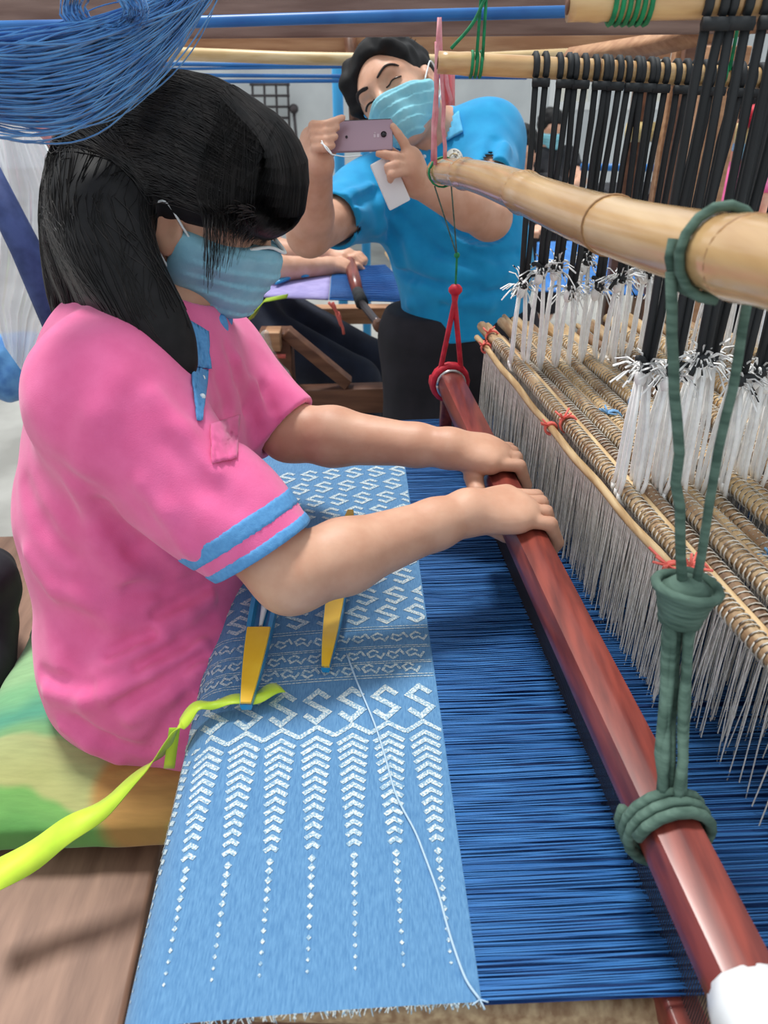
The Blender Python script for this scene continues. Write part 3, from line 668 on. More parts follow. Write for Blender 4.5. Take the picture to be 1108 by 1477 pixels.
ad_ = n.new('ShaderNodeMath'); ad_.operation = 'MULTIPLY_ADD'; ad_.inputs[1].default_value = 0.45; l.new(cnoise(6, (1, .7, 1)).outputs['Fac'], ad_.inputs[0]); l.new(sx.outputs['Y'], ad_.inputs[2])
cr = n.new('ShaderNodeValToRGB'); cr.color_ramp.interpolation = 'EASE'; el = cr.color_ramp.elements
el[0].position = 0.36; el[0].color = rgb(92, 156, 74); el[1].position = 1.0; el[1].color = rgb(150, 196, 140)
for ps_, c_ in ((0.43, rgb(112, 172, 84)), (0.455, rgb(176, 180, 112)), (0.62, rgb(170, 180, 118)), (0.67, rgb(118, 172, 112)), (0.76, rgb(78, 160, 128)), (0.88, rgb(120, 184, 130))): e = el.new(ps_); e.color = c_
l.new(ad_.outputs[0], cr.inputs[0])
gp = n.new('ShaderNodeVectorMath'); gp.operation = 'DISTANCE'; q_ = at(214, 1150, z=BZ + .05); gp.inputs[1].default_value = tuple(q_); l.new(tc.outputs['Object'], gp.inputs[0])
c3 = n.new('ShaderNodeValToRGB'); c3.color_ramp.elements[0].position = 0.060; c3.color_ramp.elements[0].color = (1, 1, 1, 1); c3.color_ramp.elements[1].position = 0.072; c3.color_ramp.elements[1].color = (0, 0, 0, 1); l.new(gp.outputs['Value'], c3.inputs[0])
mx = n.new('ShaderNodeMix'); mx.data_type = 'RGBA'; mx.inputs['B'].default_value = rgb(188, 142, 72); l.new(c3.outputs[0], mx.inputs['Factor']); l.new(cr.outputs[0], mx.inputs['A'])
m2 = n.new('ShaderNodeMix'); m2.data_type = 'RGBA'; m2.blend_type = 'MULTIPLY'; m2.inputs['Factor'].default_value = 0.35; l.new(mx.outputs['Result'], m2.inputs['A']); l.new(cnoise(26, (1, 6, 1), 5).outputs['Fac'], m2.inputs['B']); l.new(m2.outputs['Result'], p.inputs['Base Color'])
bp_ = n.new('ShaderNodeBump'); bp_.inputs['Strength'].default_value = 0.5; bp_.inputs['Distance'].default_value = 0.003; l.new(cnoise(30, (1, 2.2, 1), 3).outputs['Fac'], bp_.inputs['Height']); l.new(bp_.outputs[0], p.inputs['Normal'])
cs = Sdf((-0.66, 0.54, 0.5), (-0.10, 1.20, 0.70), 0.005)
ca = V(-0.35, 0.872, BZ + 0.044)
ca_ax = (V(math.cos(.04), math.sin(.04), 0), V(-math.sin(.04), math.cos(.04), 0), V(0, 0, 1))
sl, G = cs.block(cs.lo, cs.lo + cs.h*cs.n)
qx = (G[0] - ca[0])*ca_ax[0][0] + (G[1] - ca[1])*ca_ax[0][1]; qy = (G[0] - ca[0])*ca_ax[1][0] + (G[1] - ca[1])*ca_ax[1][1]; qz = G[2] - ca[2]
ax_ = np.abs(qx)/0.195; ay_ = np.abs(qy)/0.268; e = np.clip(1 - np.maximum(ax_, ay_)**3.2, 0, 1); top = 0.005 + 0.043*np.sqrt(e)
dx = np.maximum(np.abs(qx) - 0.19, np.abs(qy) - 0.263); cs.D[sl] = np.maximum((np.abs(qz) - top)*0.75, dx).astype(np.float32)
cs.wave(0.0022, 40, 3); cs.wave(.0008, 110, 5); cs.cut((0, 0, BZ + 0.001), (0, 0, -1))
cu = tag(cs.mesh('cushion', cm), 'flat green and yellow patterned cushion under the weaver on the bench', 'cushion')
bgm = Sdf((-0.82, 0.78, 0.5), (-0.44, 1.16, 0.80), 0.006)
bgm.ell((-0.66, 0.95, 0.635), (0.10, 0.13, 0.085)); bgm.ell((-0.63, 0.88, 0.60), (0.09, 0.10, 0.07), k=.04); bgm.ell((-0.60, 0.97, 0.70), (0.06, 0.07, 0.045), k=.04); bgm.wave(0.006, 50, 5); bgm.cut((0, 0, BZ + 0.001), (0, 0, -1))
bag = tag(bgm.mesh('cloth_bag', 'dark_cloth'), 'crumpled black cloth bag lying on the bench behind the pink shirted weaver', 'bag')
# ---------------------------------------------------------------- overhead timbers, poles, pipes
def long_beam(name, a, b, w, h, m, label, cat, posts=()):
    o = thing(name, label, cat, tuple((np.asarray(a) + np.asarray(b))/2)); MB().beam(a, b, w, h).build('crossbeam', m, o)
    for p in posts: MB().box((p[0], p[1], a[2]/2 - h/4), (0.08, 0.08, a[2] - h/2), bev=0.004).build('post', m, o)
    return o
zb = at(600, 24, y=1.62)[2]
long_beam('loom_crossbeam', (-1.15, 1.62, zb), (1.5, 1.62, zb + .02), 0.07, 0.078, 'grey_wood', 'grey brown timber crossbeam above the camera phone man, behind the blue pipe', 'beam', ((-1.15, 1.62), (1.5, 1.62)))
p0, p1 = at(-80, 44, y=2.30), at(520, 56, y=2.30)
long_beam('loom_crossbeam', p0, p1 + (p1 - p0)*0.75, 0.05, 0.062, 'tan_wood', 'lighter tan timber crossbeam just below the grey one, behind the skein', 'beam', ((p0[0] - .1, 1.92), ((p1 + (p1 - p0)*0.75)[0], 1.92)))
# label card on the tan beam
lc = MB(); c = at(290, 46, y=2.268); lc.box(c, (0.050, 0.002, 0.015)); lco = lc.build('label_card', 'white_card', smooth=False); tag(lco, 'small white label with a dark mark stuck on the tan timber', 'label')
MB().box(c + V(.010, -.0015, .001), (0.012, 0.001, 0.006)).build('printed_mark', 'dark_mark', lco, smooth=False)
def pole_thing(name, pts, r, m, label, cat, n=12, group=None, part='pole'):
    return tag(MB().tube(pts, r, n).build(name, m), label, cat, group)
pole_thing('blue_pipe', [at(-60, 40, y=1.50), at(150, 36, y=1.50), at(500, 25, y=1.50), at(930, 14, y=1.50)], 0.0088, 'blue_pipe', 'blue pipe running across in front of the grey brown crossbeam', 'pipe')
pole_thing('bamboo_pole', [at(120, 72, y=2.12), at(420, 84, y=2.12), at(640, 88, y=2.12), at(930, 74, y=2.12)], 0.0135, 'pale_bamboo', 'pale thin bamboo pole under the tan crossbeam, behind the man\'s head', 'bamboo pole')
pole_thing('timber_plank', [at(820, 84, y=1.95), at(940, 66, y=1.75), at(1150, 12, y=1.45)], 0.020, 'tan_wood', 'tan timber slanting up behind the near black cords', 'plank', 4)
for k, (a, b) in enumerate((((200, 92), (930, 100)), ((200, 100), (935, 92)), ((200, 108), (760, 112)), ((200, 118), (620, 116)))):
    pole_thing('blue_rod', [at(a[0], a[1], y=2.75), at(b[0], b[1], y=2.75)], 0.0055 if k != 1 else 0.004, 'blue_pipe', 'thin blue rod in the stack behind the man\'s head, %s from the top' % ORD[k], 'rod', 8, 'thin blue rods behind the man')
dp = at(506, 56, y=2.25)
pole_thing('dark_strap', [at(505, 52, y=2.26), at(509, 100, y=2.25), at(513, 190, y=2.24)], 0.015, 'brown_wood', 'narrow dark brown strap hanging from the tan timber behind the man\'s head', 'strap', 4)
for k, (px, m, w_) in enumerate(((490, 'cyan_pipe', 0.020), (527, 'cyan_pipe', 0.018))):
    p = at(px, 240, y=3.3)
    pole_thing('blue_post', [V(p[0], 3.3, 0), V(p[0], 3.3, 1.52)], w_, m, ('upright light blue pipe left of the phone, by the wall' if k == 0 else 'upright light blue pipe behind the phone and the man\'s arm').replace('left of', 'beside'), 'post', 8)
hk_ = thing('hanging_rod', 'thin black rod with a ball top on the concrete wall near the wire rack', 'rod', tuple(at(424, 160, y=6.5)))
MB().tube([at(424, 160, y=6.5), at(430, 225, y=6.5)], 0.012, 6).build('rod', 'dark_steel', hk_); MB().tube([at(424, 165, y=6.5), at(424, 165, y=6.5) + V(0, .12, 0)], 0.01, 6).build('bracket', 'dark_steel', hk_); MB().blob(at(424, 157, y=6.5), 0.035).build('ball', 'dark_steel', hk_)
wr = thing('wire_rack', 'rusty wire rack on the concrete wall behind the weaver\'s head', 'rack', tuple(at(395, 150, y=6.5)))
for k in range(5): MB().tube([at(360, 122 + 16*k, y=6.5), at(418, 122 + 16*k, y=6.5)], 0.009, 5).build('wire', 'dark_steel', wr)
for k in range(4): MB().tube([at(364 + 17*k, 118, y=6.51), at(367 + 17*k, 195, y=6.51)], 0.009, 5).build('wire', 'dark_steel', wr)

# ---------------------------------------------------------------- hanging blue yarn skein
A_ = at(288, -26, d=0.80)
sk = []; rs = []
def hang(a, b, sagz, n=22, skew=0.5, wob=0.004, seed=0):
    r = random.Random(seed); ph = r.uniform(0, 6); out = []
    for t in np.linspace(0, 1, n):
        q = t**(math.log(.5)/math.log(skew)); out.append(a + (b - a)*t + V(wob*math.sin(9*t + ph), wob*math.cos(7*t + ph), -sagz*4*q*(1 - q) + wob*.6*math.sin(13*t + ph)))
    return out
for k in range(560):
    r = random.Random(900 + k); f = r.betavariate(1.1, 2.6) if r.random() < .82 else r.random()**.7
    dpt = r.gauss(0, 0.020); a = A_ + V(r.gauss(0, .009), dpt*.4, r.gauss(0, .005)); b = at(-75, 66 + 92*f + r.gauss(0, 8), d=.70) + V(0, dpt, 0)
    sk.append(hang(a, b, .012 + .062*f + r.gauss(0, .003), skew=0.46 + r.uniform(-.05, .05), wob=r.uniform(.001, .0045), seed=k)); rs.append(r.uniform(.0007, .0013))
skein = threads('yarn_skein', sk, np.array(rs), 'skein_blue', None, ((0, 1, 0), (0, 0, 1)))
tag(skein, 'big loose skein of blue yarn hung like a hammock above the weaver\'s black hair', 'yarn skein'); skein['kind'] = 'thing'
lp = []
for k in range(26):
    r = random.Random(70 + k); c = at(150 + r.uniform(-10, 10), 10, d=0.745); rad = r.uniform(.012, .024)
    lp.append([c + V(rad*1.7*math.cos(t), r.uniform(-.004, .004), rad*math.sin(t) - .002) for t in np.linspace(0, 2*math.pi, 22)])
threads('coiled_loops', lp, 0.0015, 'skein_blue', skein, ((0, 1, 0), (.7, 0, .7)))
MB().tube([A_ + V(-.5, .02, .03), A_ + V(.03, 0, .012)], 0.012, 10).build('hanger_pole', 'blue_pipe', skein)

# ---------------------------------------------------------------- plastic sheet with wrapped yarn, slanting poles
pole_thing('navy_roll', [at(-25, 235, y=1.42), at(38, 360, y=1.41), at(100, 505, y=1.40)], [0.022, 0.026, 0.028], 'navy_yarn', 'dark blue roll slanting inside the clear plastic sheet', 'roll')
pole_thing('pink_pole', [at(28, 150, y=1.95), at(130, 262, y=1.95)], 0.016, 'pink_paint', 'pink painted pole slanting behind the plastic sheet and ponytail', 'pole', 4)
pole_thing('dark_brace', [at(66, 160, y=2.05), at(150, 320, y=2.05)], 0.038, 'brown_wood', 'dark brown timber brace slanting beside the pink pole', 'brace', 4)
def sheet(i, j):
    xl = -25 + 12*math.sin(3*i) + 30*max(0, i - .8)*5; xr = 44 + 62*min(1, i*3.2) - 150*max(0, i - .62)*1.0
    px = xl + (xr - xl)*j; py = 150 + 410*i + 20*j*(1 - i) - 60*(1 - j)*i
    fold = 0.020*math.sin(14*j + 3*i + 1.5*math.sin(4*j)) + 0.008*math.sin(37*j + 2*i)
    return at(px, py, y=1.50 + fold*(1.3 - .5*i))
ps = MB().grid(sheet, 60, 70); tag(ps.build('plastic_sheet', 'clear_plastic'), 'clear plastic sheet hanging in bright folds behind the weaver\'s back', 'plastic sheet')
yb = Sdf(at(30, 540, y=1.56) - V(.16, .1, .14), at(30, 540, y=1.56) + V(.16, .1, .14), 0.005)
c = at(34, 522, y=1.585); yb.ell(c, (.085, .05, .062)); yb.ell(c + V(-.03, -.01, -.03), (.06, .04, .05), k=.03); yb.wave(.004, 90, 2)
tag(yb.mesh('yarn_bundle', 'skein_blue'), 'bundle of blue yarn wrapped in the bottom of the plastic sheet', 'yarn')

# ---------------------------------------------------------------- rear loom with its cloth, beater, white heddles
rl_ = thing('rear_loom', 'brown wooden loom frame where the weaver in white sleeves works', 'loom frame', (-0.2, 2.3, 0))
pz = at(397, 470, y=2.06); 
MB().box((pz[0], 2.06, pz[2]/2 - .01), (0.085, 0.07, pz[2]), bev=0.004).build('post', 'brown_wood', rl_)
MB().box((pz[0], 2.015, pz[2] - .02), (0.04, 0.06, 0.05), bev=0.003).build('beam_end', 'tan_wood', rl_)
r0, r1 = at(410, 577, y=2.05), at(700, 569, y=2.05)
MB().beam(r0, r1 + (r1 - r0)*0.3, 0.05, 0.072).build('front_rail', 'brown_wood', rl_)
MB().beam(at(412, 478, y=2.04), at(503, 553, y=2.04), 0.03, 0.045, (0, 1, 0)).build('brace', 'brown_wood', rl_)
r0, r1 = at(430, 454, y=2.62), at(600, 452, y=2.62)
MB().beam(r0 + (r0 - r1)*.1, r1 + (r1 - r0)*.2, 0.05, 0.055).build('rear_rail', 'tan_wood', rl_)
e = r1 + (r1 - r0)*0.2
for q in (e, r0 + (r0 - r1)*.1): MB().box((q[0], 2.62, q[2]/2), (0.06, 0.06, q[2]), bev=.003).build('post', 'brown_wood', rl_)
q = at(700, 569, y=2.05) + (at(700, 569, y=2.05) - at(410, 577, y=2.05))*.3
MB().box((q[0], 2.05, q[2]/2), (0.06, 0.06, q[2]), bev=.003).build('post', 'brown_wood', rl_)
RZ = 0.785
def rq(px, py, dz=0): return at(px, py, z=RZ) + V(0, 0, dz)
def quad_sheet(name, c4, m, label=None, cat=None, n=12, thick=0.004, par=None, wob=0.0):
    a, b, c_, d = c4; g = MB().grid(lambda i, j: (a*(1 - i) + b*i)*(1 - j) + (d*(1 - i) + c_*i)*j + V(0, 0, wob*math.sin(11*i + 3*j)), n, n)
    o = g.build(name, m, par, solid=thick); return tag(o, label, cat) if label else o
quad_sheet('rear_cloth', (rq(380, 428), rq(474, 432), rq(478, 388), rq(395, 386)), 'purple_cloth', 'pale purple woven cloth on the rear loom under the forearms', 'cloth')
rw = quad_sheet('rear_warp', (rq(475, 432), rq(612, 436), rq(556, 383), rq(479, 388)), 'blue_cloth', 'bright blue warp stretched on the rear loom beneath the man\'s elbow', 'yarn')
tp = []
for k in range(46):
    t = k/45; a = rq(476, 431, .004)*(1 - t) + rq(480, 389, .004)*t; b = rq(611, 435, .004)*(1 - t) + rq(556, 384, .004)*t; tp.append([a, (a + b)/2 + V(0, 0, .002*(k % 3)), b])
threads('warp_threads', tp, 0.0022, 'blue_pipe', rw, ((0, 1, 0), (0, 0, 1)))
hd = thing('rear_heddle', 'white heddle set standing on the rear loom behind the blue warp', 'heddle', tuple(rq(590, 420)))
h0, h1 = rq(606, 434), rq(558, 372); hz = 0.20
for k, dz in ((0, .0), (1, hz)): MB().tube([h0 + V(0, 0, dz*0.55 + .01), h1 + V(0, 0, dz*.55 + .015)], 0.008, 8).build('rod', 'rod_pale', hd)
for q in range(3):
    hp = [[h0*(1 - t) + h1*t + V(.014*q + random.gauss(0, .001), 0, hz*.55 + .01), h0*(1 - t) + h1*t + V(.014*q, 0, .005)] for t in np.linspace(0.01, 0.99, 120)]
    threads('heddle_threads', hp, 0.0024, 'white_cord', hd, ((1, 0, 0), (0, 1, 0)))
MB().beam(at(520, 343, y=2.7), at(562, 342, y=2.7), .02, .022).build('wood_arm', 'tan_wood', hd)
wf = thing('white_chair', 'white frame seen between the blue post and the rear heddle', 'frame', tuple(at(545, 370, y=3.6)))
c = at(548, 372, y=3.6); MB().box(c + V(-.06, 0, 0), (.022, .03, .20), bev=.003).build('upright', 'white_frame', wf); MB().box(c + V(.06, 0, 0), (.022, .03, .20), bev=.003).build('upright', 'white_frame', wf); MB().box(c + V(0, 0, .10), (.14, .03, .022), bev=.003).build('top_bar', 'white_frame', wf)
for sx in (-.06, .06): MB().box(V(c[0] + sx, 3.6, (c[2] - .1)/2), (.022, .03, c[2] - .1), bev=.003).build('leg', 'white_frame', wf)
wf.name = 'white_rack'
bt2 = thing('rear_beater', 'short beater with red handle and dark shaft held above the blue warp', 'beater', tuple(at(525, 425, d=2.3)))
q0, q1, q2, q3 = at(505, 378, d=2.42), at(516, 422, d=2.18), at(522, 437, d=2.10), at(546, 468, d=1.92)
MB().tube([q0, q0 + (q1 - q0)*.5, q1], [.017, .019, .016], 10).build('handle', 'red_lacquer', bt2); MB().tube([q1, q2], [.017, .018], 10).build('collar', 'black_cord', bt2)
MB().tube([q2, q2 + (q3 - q2)*.8, q3], [.010, .010, .013], 8).build('shaft', 'dark_steel', bt2); MB().tube([q3, q3 + (q3 - q2)*.12], [.016, .015], 8).build('end_cap', 'brown_wood', bt2)
# small shuttles and ribbon on the rear cloth, coral twine, food bag
o = tag(MB().tube([rq(398, 416, .012), rq(412, 408, .014), rq(424, 400, .012)], [.004, .016, .004], 8, flat=.6).build('boat_shuttle', 'cyan_plastic'), 'small blue shuttle on the purple rear cloth under a forearm', 'shuttle')
o = tag(MB().tube([rq(428, 404, .012), rq(437, 404, .014), rq(446, 404, .012)], [.004, .012, .004], 8, flat=.6).build('boat_shuttle', 'cyan_plastic'), 'tiny blue shuttle tip beside the other on the purple cloth', 'shuttle')
lr = MB().raw([at(416, 424, y=2.10), at(414, 430, y=2.10), at(384, 430, y=2.08), at(380, 436, y=2.06), at(366, 458, y=2.03), at(355, 464, y=2.0)], [(0, 1, 3, 2), (2, 3, 5, 4)])
tag(lr.build('lime_ribbon', 'lime_ribbon', solid=.002), 'short lime ribbon at the edge of the purple rear cloth above the post', 'ribbon')
ct = thing('coral_twine', 'coral twine tied to the rear cloth edge, hanging before the rail', 'twine', tuple(at(480, 440, y=2.08)))
for a, b in (((474, 436), (488, 452)), ((480, 436), (492, 470)), ((488, 450), (496, 482))): MB().tube(sag(at(*a, y=2.09), at(*b, y=2.09), 0, 5, .001), .004, 6).build('strand', 'coral_tie', ct)
bgp = Sdf(at(395, 575, y=1.96) - V(.14, .1, .18), at(395, 560, y=1.96) + V(.16, .1, .22), .005)
bgp.chain([at(383, 482, y=1.99), at(386, 515, y=1.98), at(400, 548, y=1.97), at(412, 575, y=1.97)], [.010, .016, .030, .040], k=.03); bgp.wave(.003, 100, 8)
fb = tag(bgp.mesh('plastic_bag', 'bag_plastic'), 'clear plastic snack bag hanging from the rear loom post', 'bag')
sn = MB()
for k in range(26): sn.blob(at(414, 578, y=1.97) + RNG.normal(0, .012, 3), .006, n=6)
stuff(sn.build('snacks', mat('snack', rgb(206, 180, 120), .6), fb)); MB().tube([at(366, 512, y=2.0), at(412, 514, y=2.0)], .006, 6).build('coral_band', 'coral_tie', rl_)

# ---------------------------------------------------------------- loom further right, behind the cords
r3 = thing('side_loom', 'loom with pale yellow bamboo pole and dark rails behind the black cords', 'loom frame', (0.9, 2.6, 0))
MB().tube([at(905, 190, y=2.46), at(1160, 194, y=2.46)], 0.026, 14).build('bamboo_bar', mat('yellow_bamboo', rgb(232, 212, 160), .45, rgb(210, 184, 120), 8), r3)
MB().tube([at(838, 241, y=4.4), at(1010, 243, y=4.4)], .018, 8).build('blue_bar', 'blue_pipe', r3)
MB().beam(at(868, 283, y=3.4), at(960, 281, y=3.4), .3, .06).build('dark_shelf', 'dark_cloth', r3)
for px, y_, m in ((955, 2.4, 'tan_wood'), (968, 2.35, 'brown_wood'), (908, 2.5, 'brown_wood'), (1000, 2.5, 'brown_wood')):
    q = at(px, 240, y=y_); MB().box((q[0], y_, 0.7), (.035, .04, 1.4), bev=.003).build('post', m, r3)
a = [at(770, 420, z=.74), at(1300, 440, z=.74), at(1150, 335, z=.74), at(775, 350, z=.74)]
quad_sheet('side_warp', a, 'blue_cloth', 'blue warp sheet of the loom seen behind the knotted white cords', 'yarn')
MB().beam(V(0.32, 1.93, .70), V(1.6, 1.93, .70), .05, .07).build('front_rail', 'brown_wood', r3)
for x in (0.34, 1.55): MB().box((x, 1.93, .34), (.06, .06, .68), bev=.003).build('leg', 'brown_wood', r3)
tag(MB().blob(at(1098, 168, y=2.42), (.05, .04, .035)).build('red_cloth', 'red_cord'), 'red cloth bunched on the yellow bamboo bar', 'cloth')
# ---------------------------------------------------------------- people
mat('skin_w', rgb(210, 164, 138), 0.5, rgb(198, 148, 122), 30, sss=0.12, bump=0.05, bscale=300)
mat('skin_m', rgb(222, 174, 148), 0.48, rgb(208, 156, 128), 30, sss=0.12, bump=0.05, bscale=300)
mat('pink_shirt', rgb(238, 112, 166), 0.85, rgb(230, 102, 156), 30, bump=0.25, bscale=900, sheen=0.3, spec=0.15)
mat('blue_shirt', rgb(32, 160, 216), 0.8, rgb(26, 150, 208), 30, bump=0.2, bscale=900, sheen=0.2, spec=0.15)
mat('white_shirt', rgb(226, 234, 240), 0.8)
mat('rib_blue', rgb(96, 160, 214), 0.8, rgb(84, 146, 202), 200, bump=0.2, bscale=600)
mat('pale_rib_blue', rgb(96, 190, 236), 0.8)
mat('black_trousers', rgb(40, 38, 46), 0.8, rgb(30, 29, 36), 20, bump=0.15, bscale=60)
mat('dark_jeans', rgb(40, 48, 66), 0.8, rgb(28, 34, 50), 14)
mat('mask_blue', rgb(142, 194, 214), 0.75, rgb(130, 184, 206), 60, bump=0.1, bscale=500)
mat('mask_cyan', rgb(146, 212, 228), 0.75, rgb(132, 204, 222), 60)
mat('mask_white', rgb(232, 238, 240), 0.7)
mat('hair_black', rgb(26, 25, 27), 0.6, rgb(16, 16, 18), 60, spec=0.25)
mat('hair_strand', rgb(46, 41, 40), 0.42, rgb(22, 21, 23), 40, spec=0.4)
mat('eye_dark', rgb(40, 28, 24), 0.2); mat('brow', rgb(44, 36, 34), 0.8)
mat('shoe', rgb(50, 46, 44), 0.6)

def frame(F, Lh):
    F = nrm(F); L = nrm(np.asarray(Lh, float) - F*np.dot(F, Lh)); return F, L, np.cross(F, L)
def local(Cc, fr, s=1.0): return lambda f, l, u: Cc + s*(fr[0]*f + fr[1]*l + fr[2]*u)
def head_sdf(S, P, fr, s=1.0):
    S.ell(P(-.012, 0, .022), V(.098, .077, .092)*s, fr, .02)
    S.cone(P(.030, 0, -.002), P(.046, 0, -.070), .068*s, .048*s, .03)
    for y in (-1, 1):
        S.cone(P(.0, .047*y, -.055), P(.066, .008*y, -.098), .022*s, .022*s, .03)
        S.ell(P(.058, .042*y, -.036), V(.026, .022, .024)*s, fr, .02)
    S.cone(P(.082, -.034, .014), P(.082, .034, .014), .013*s, .013*s, .02)
    for y in (-1, 1):
        S.ell(P(.104, .034*y, -.008), V(.018, .019, .012)*s, fr, .012, 'sub')
        S.ell(P(.074, .034*y, -.008), V(.0165, .017, .013)*s, fr, .004)
        S.ell(P(-.006, .080*y, -.018), V(.020, .008, .032)*s, (nrm(fr[0] + fr[2]*.2 - fr[1]*y*.5), fr[1], fr[2]), .006)
        S.ell(P(.000, .090*y, -.018), V(.011, .008, .020)*s, fr, .006, 'sub'); S.ell(P(.004, .080*y, -.045), V(.009, .006, .010)*s, fr, .006)
    S.cone(P(.092, 0, -.002), P(.112, 0, -.040), .008*s, .0125*s, .014)
    for y in (-1, 1): S.ell(P(.100, .013*y, -.044), V(.011, .009, .008)*s, fr, .006)
    S.ell(P(.092, 0, -.066), V(.014, .024, .006)*s, fr, .008); S.ell(P(.090, 0, -.076), V(.013, .020, .006)*s, fr, .008)
    S.ell(P(.078, 0, -.103), V(.020, .022, .016)*s, fr, .015)
def hand_sdf(S, wrist, palm, fingers, thumb, rw=.024, rp=.013, rf=(.0092, .0085, .0075, .006), k=.010):
    """wrist -> palm roots -> each finger its own chain; thumb leaves the side of the palm"""
    for f in fingers: S.cone(wrist, f[0], rw*.72, rp, .018)
    if palm is not None: S.ell(palm[0], palm[1], palm[2] if len(palm) > 2 else None, .015)
    for f in fingers: S.chain(f, list(rf[:len(f)]), .0025)
    S.chain(thumb, [.0135, .011, .0095, .0075][:len(thumb)], .006)
def mask_mesh(Cc, P, fr, s, m, parent, h=.0028, tag_='face_mask', top=-.012):
    S = Sdf(Cc - .16, Cc + .16, h)
    S.cone(P(.076, 0, -.022), P(.078, 0, -.082), .034*s, .038*s, .03)
    for y in (-1, 1):
        S.cone(P(.074, 0, -.030), P(.028, .061*y, -.034), .038*s, .026*s, .03); S.cone(P(.070, 0, -.080), P(.022, .052*y, -.068), .036*s, .025*s, .03); S.ell(P(.060, .042*y, -.036), V(.032, .030, .028)*s, fr, .02)
    S.cone(P(.100, 0, -.018), P(.113, 0, -.042), .012*s, .016*s, .02)
    S.cut(P(.006, 0, -.05), -fr[0] + 0*fr[2], .004); S.cut(P(.11, 0, top), fr[2]*1.0 - fr[0]*.05, .006); S.cut(P(.09, 0, -.122), -fr[2] + fr[0]*.25, .008)
    sl, G = S.block(S.lo, S.lo + S.h*S.n); q = [G[i] - Cc[i] for i in range(3)]
    uu = sum(q[i]*fr[2][i] for i in range(3)); ff = sum(q[i]*fr[0][i] for i in range(3)); w = np.clip((ff - .02)/.03, 0, 1)
    saw = ((uu + .02)/.019) % 1.0; S.D[sl] -= (.0034*w*(saw - .5)).astype(np.float32)
    S.cut(P(.006, 0, -.05), -fr[0], .002)
    return S.mesh(tag_, m, parent)
def hit(S, px, py, t0=.35, t1=3.0):
    r = FW + RT*(px - W/2)/FPX + UP*(H/2 - py)/FPX; t = t0
    while t < t1:
        q = (CAM + r*t - S.lo)/S.h; i = np.round(q).astype(int)
        d = S.D[tuple(i)] if (i >= 0).all() and (i < S.n).all() else 0.05
        if d < S.h*.35: return CAM + r*t
        t += max(min(float(d)*.5, .03), S.h*.3)
    return None
def decal(S, c4, name, m, parent, lift=.002, n=10, thick=.0012):
    """a patch lying on a garment between four corners"""
    last = [None]
    def fn(i, j):
        x = (c4[0][0]*(1 - i) + c4[1][0]*i)*(1 - j) + (c4[3][0]*(1 - i) + c4[2][0]*i)*j; y = (c4[0][1]*(1 - i) + c4[1][1]*i)*(1 - j) + (c4[3][1]*(1 - i) + c4[2][1]*i)*j
        p = hit(S, x, y); p = p if p is not None else last[0]; last[0] = p
        return p + nrm(CAM - p)*lift
    return MB().grid(fn, n, n).build(name, m, parent, solid=thick)

# ======================= the weaver in pink
wv = thing('person', 'person in pink polo with black ponytail and mask, seated, gripping the red beater', 'person', (-0.33, 0.86, 0.0))
Rs, Re, Rw = V(-.295, .800, 1.050), V(-.099, .696, .892), V(.098, .800, .908)
Ls, Le, Lw = V(-.252, 1.085, .995), V(-.133, 1.022, .908), V(.088, .962, .912)
HC = at(280, 286, d=.93); HF = frame((math.cos(math.radians(25)), -.07, -math.sin(math.radians(25))), (0.05, 1, 0.04)); HP = local(HC, HF, .93)
B = Sdf((-.56, .56, .0), (.26, 1.28, 1.36), .0034)
head_sdf(B, HP, HF, .93)
NB = V(-.275, .965, 1.085)
B.cone(NB, HP(-.03, 0, -.06), .054, .050, .02); B.cone(NB, V(-.29, .95, 1.0), .06, .10, .03)
B.cone(V(-.30, .93, 1.0), V(-.335, .87, .72), .115, .13, .05, fl=.8, fax=(.96, -.27, 0))
for s_, e_, w_ in ((Rs, Re, Rw), (Ls, Le, Lw)):
    B.cone(NB, s_, .05, .048, .03); B.cone(s_, e_, .047, .039, .02)
    m_ = e_ + (w_ - e_)*.28; B.cone(e_, m_, .038, .0405, .02); B.cone(m_, e_ + (w_ - e_)*.8, .0395, .0285, .015); B.cone(e_ + (w_ - e_)*.8, w_, .0285, .0255, .012)
for hip, knee, ank in ((V(-.33, .79, .69), V(.04, .72, .61), V(.06, .72, .09)), (V(-.33, .95, .69), V(.04, .95, .61), V(.06, .96, .09))):
    B.cone(hip, knee, .085, .055, .03); B.cone(knee, ank, .052, .036, .02); B.cone(ank, ank + V(.13, 0, -.045), .036, .026, .02)
def bar_hand(yc, w_, sgn):
    c = bpt(yc); d = nrm(BD)*-1  # d points away from the camera
    fs = []
    for j in range(4):
        o_ = d*sgn*(.029 - .0195*j); ln = (.96, 1.04, 1.0, .86)[j]
        fs.append([c + o_ + V(-.016, 0, .036), c + o_*1.02 + V(.022, 0, .034*ln + .001), c + o_ + V(.0335, 0, .004), c + o_*.96 + V(.022, 0, -.0265)])
    th_ = [w_ + (c - w_)*.45 + d*sgn*.020 + V(0, 0, -.012), c + d*sgn*.046 + V(-.036, 0, .004), c + d*sgn*.050 + V(-.031, 0, -.022), c + d*sgn*.040 + V(-.008, 0, -.033)]
    hand_sdf(B, w_, ((w_ + c)/2 + V(.012, 0, .016), V(.040, .036, .019)), fs, th_)
bar_hand(.822, Rw, 1); bar_hand(.962, Lw, -1)
body = B.mesh('body', 'skin_w', wv); del B
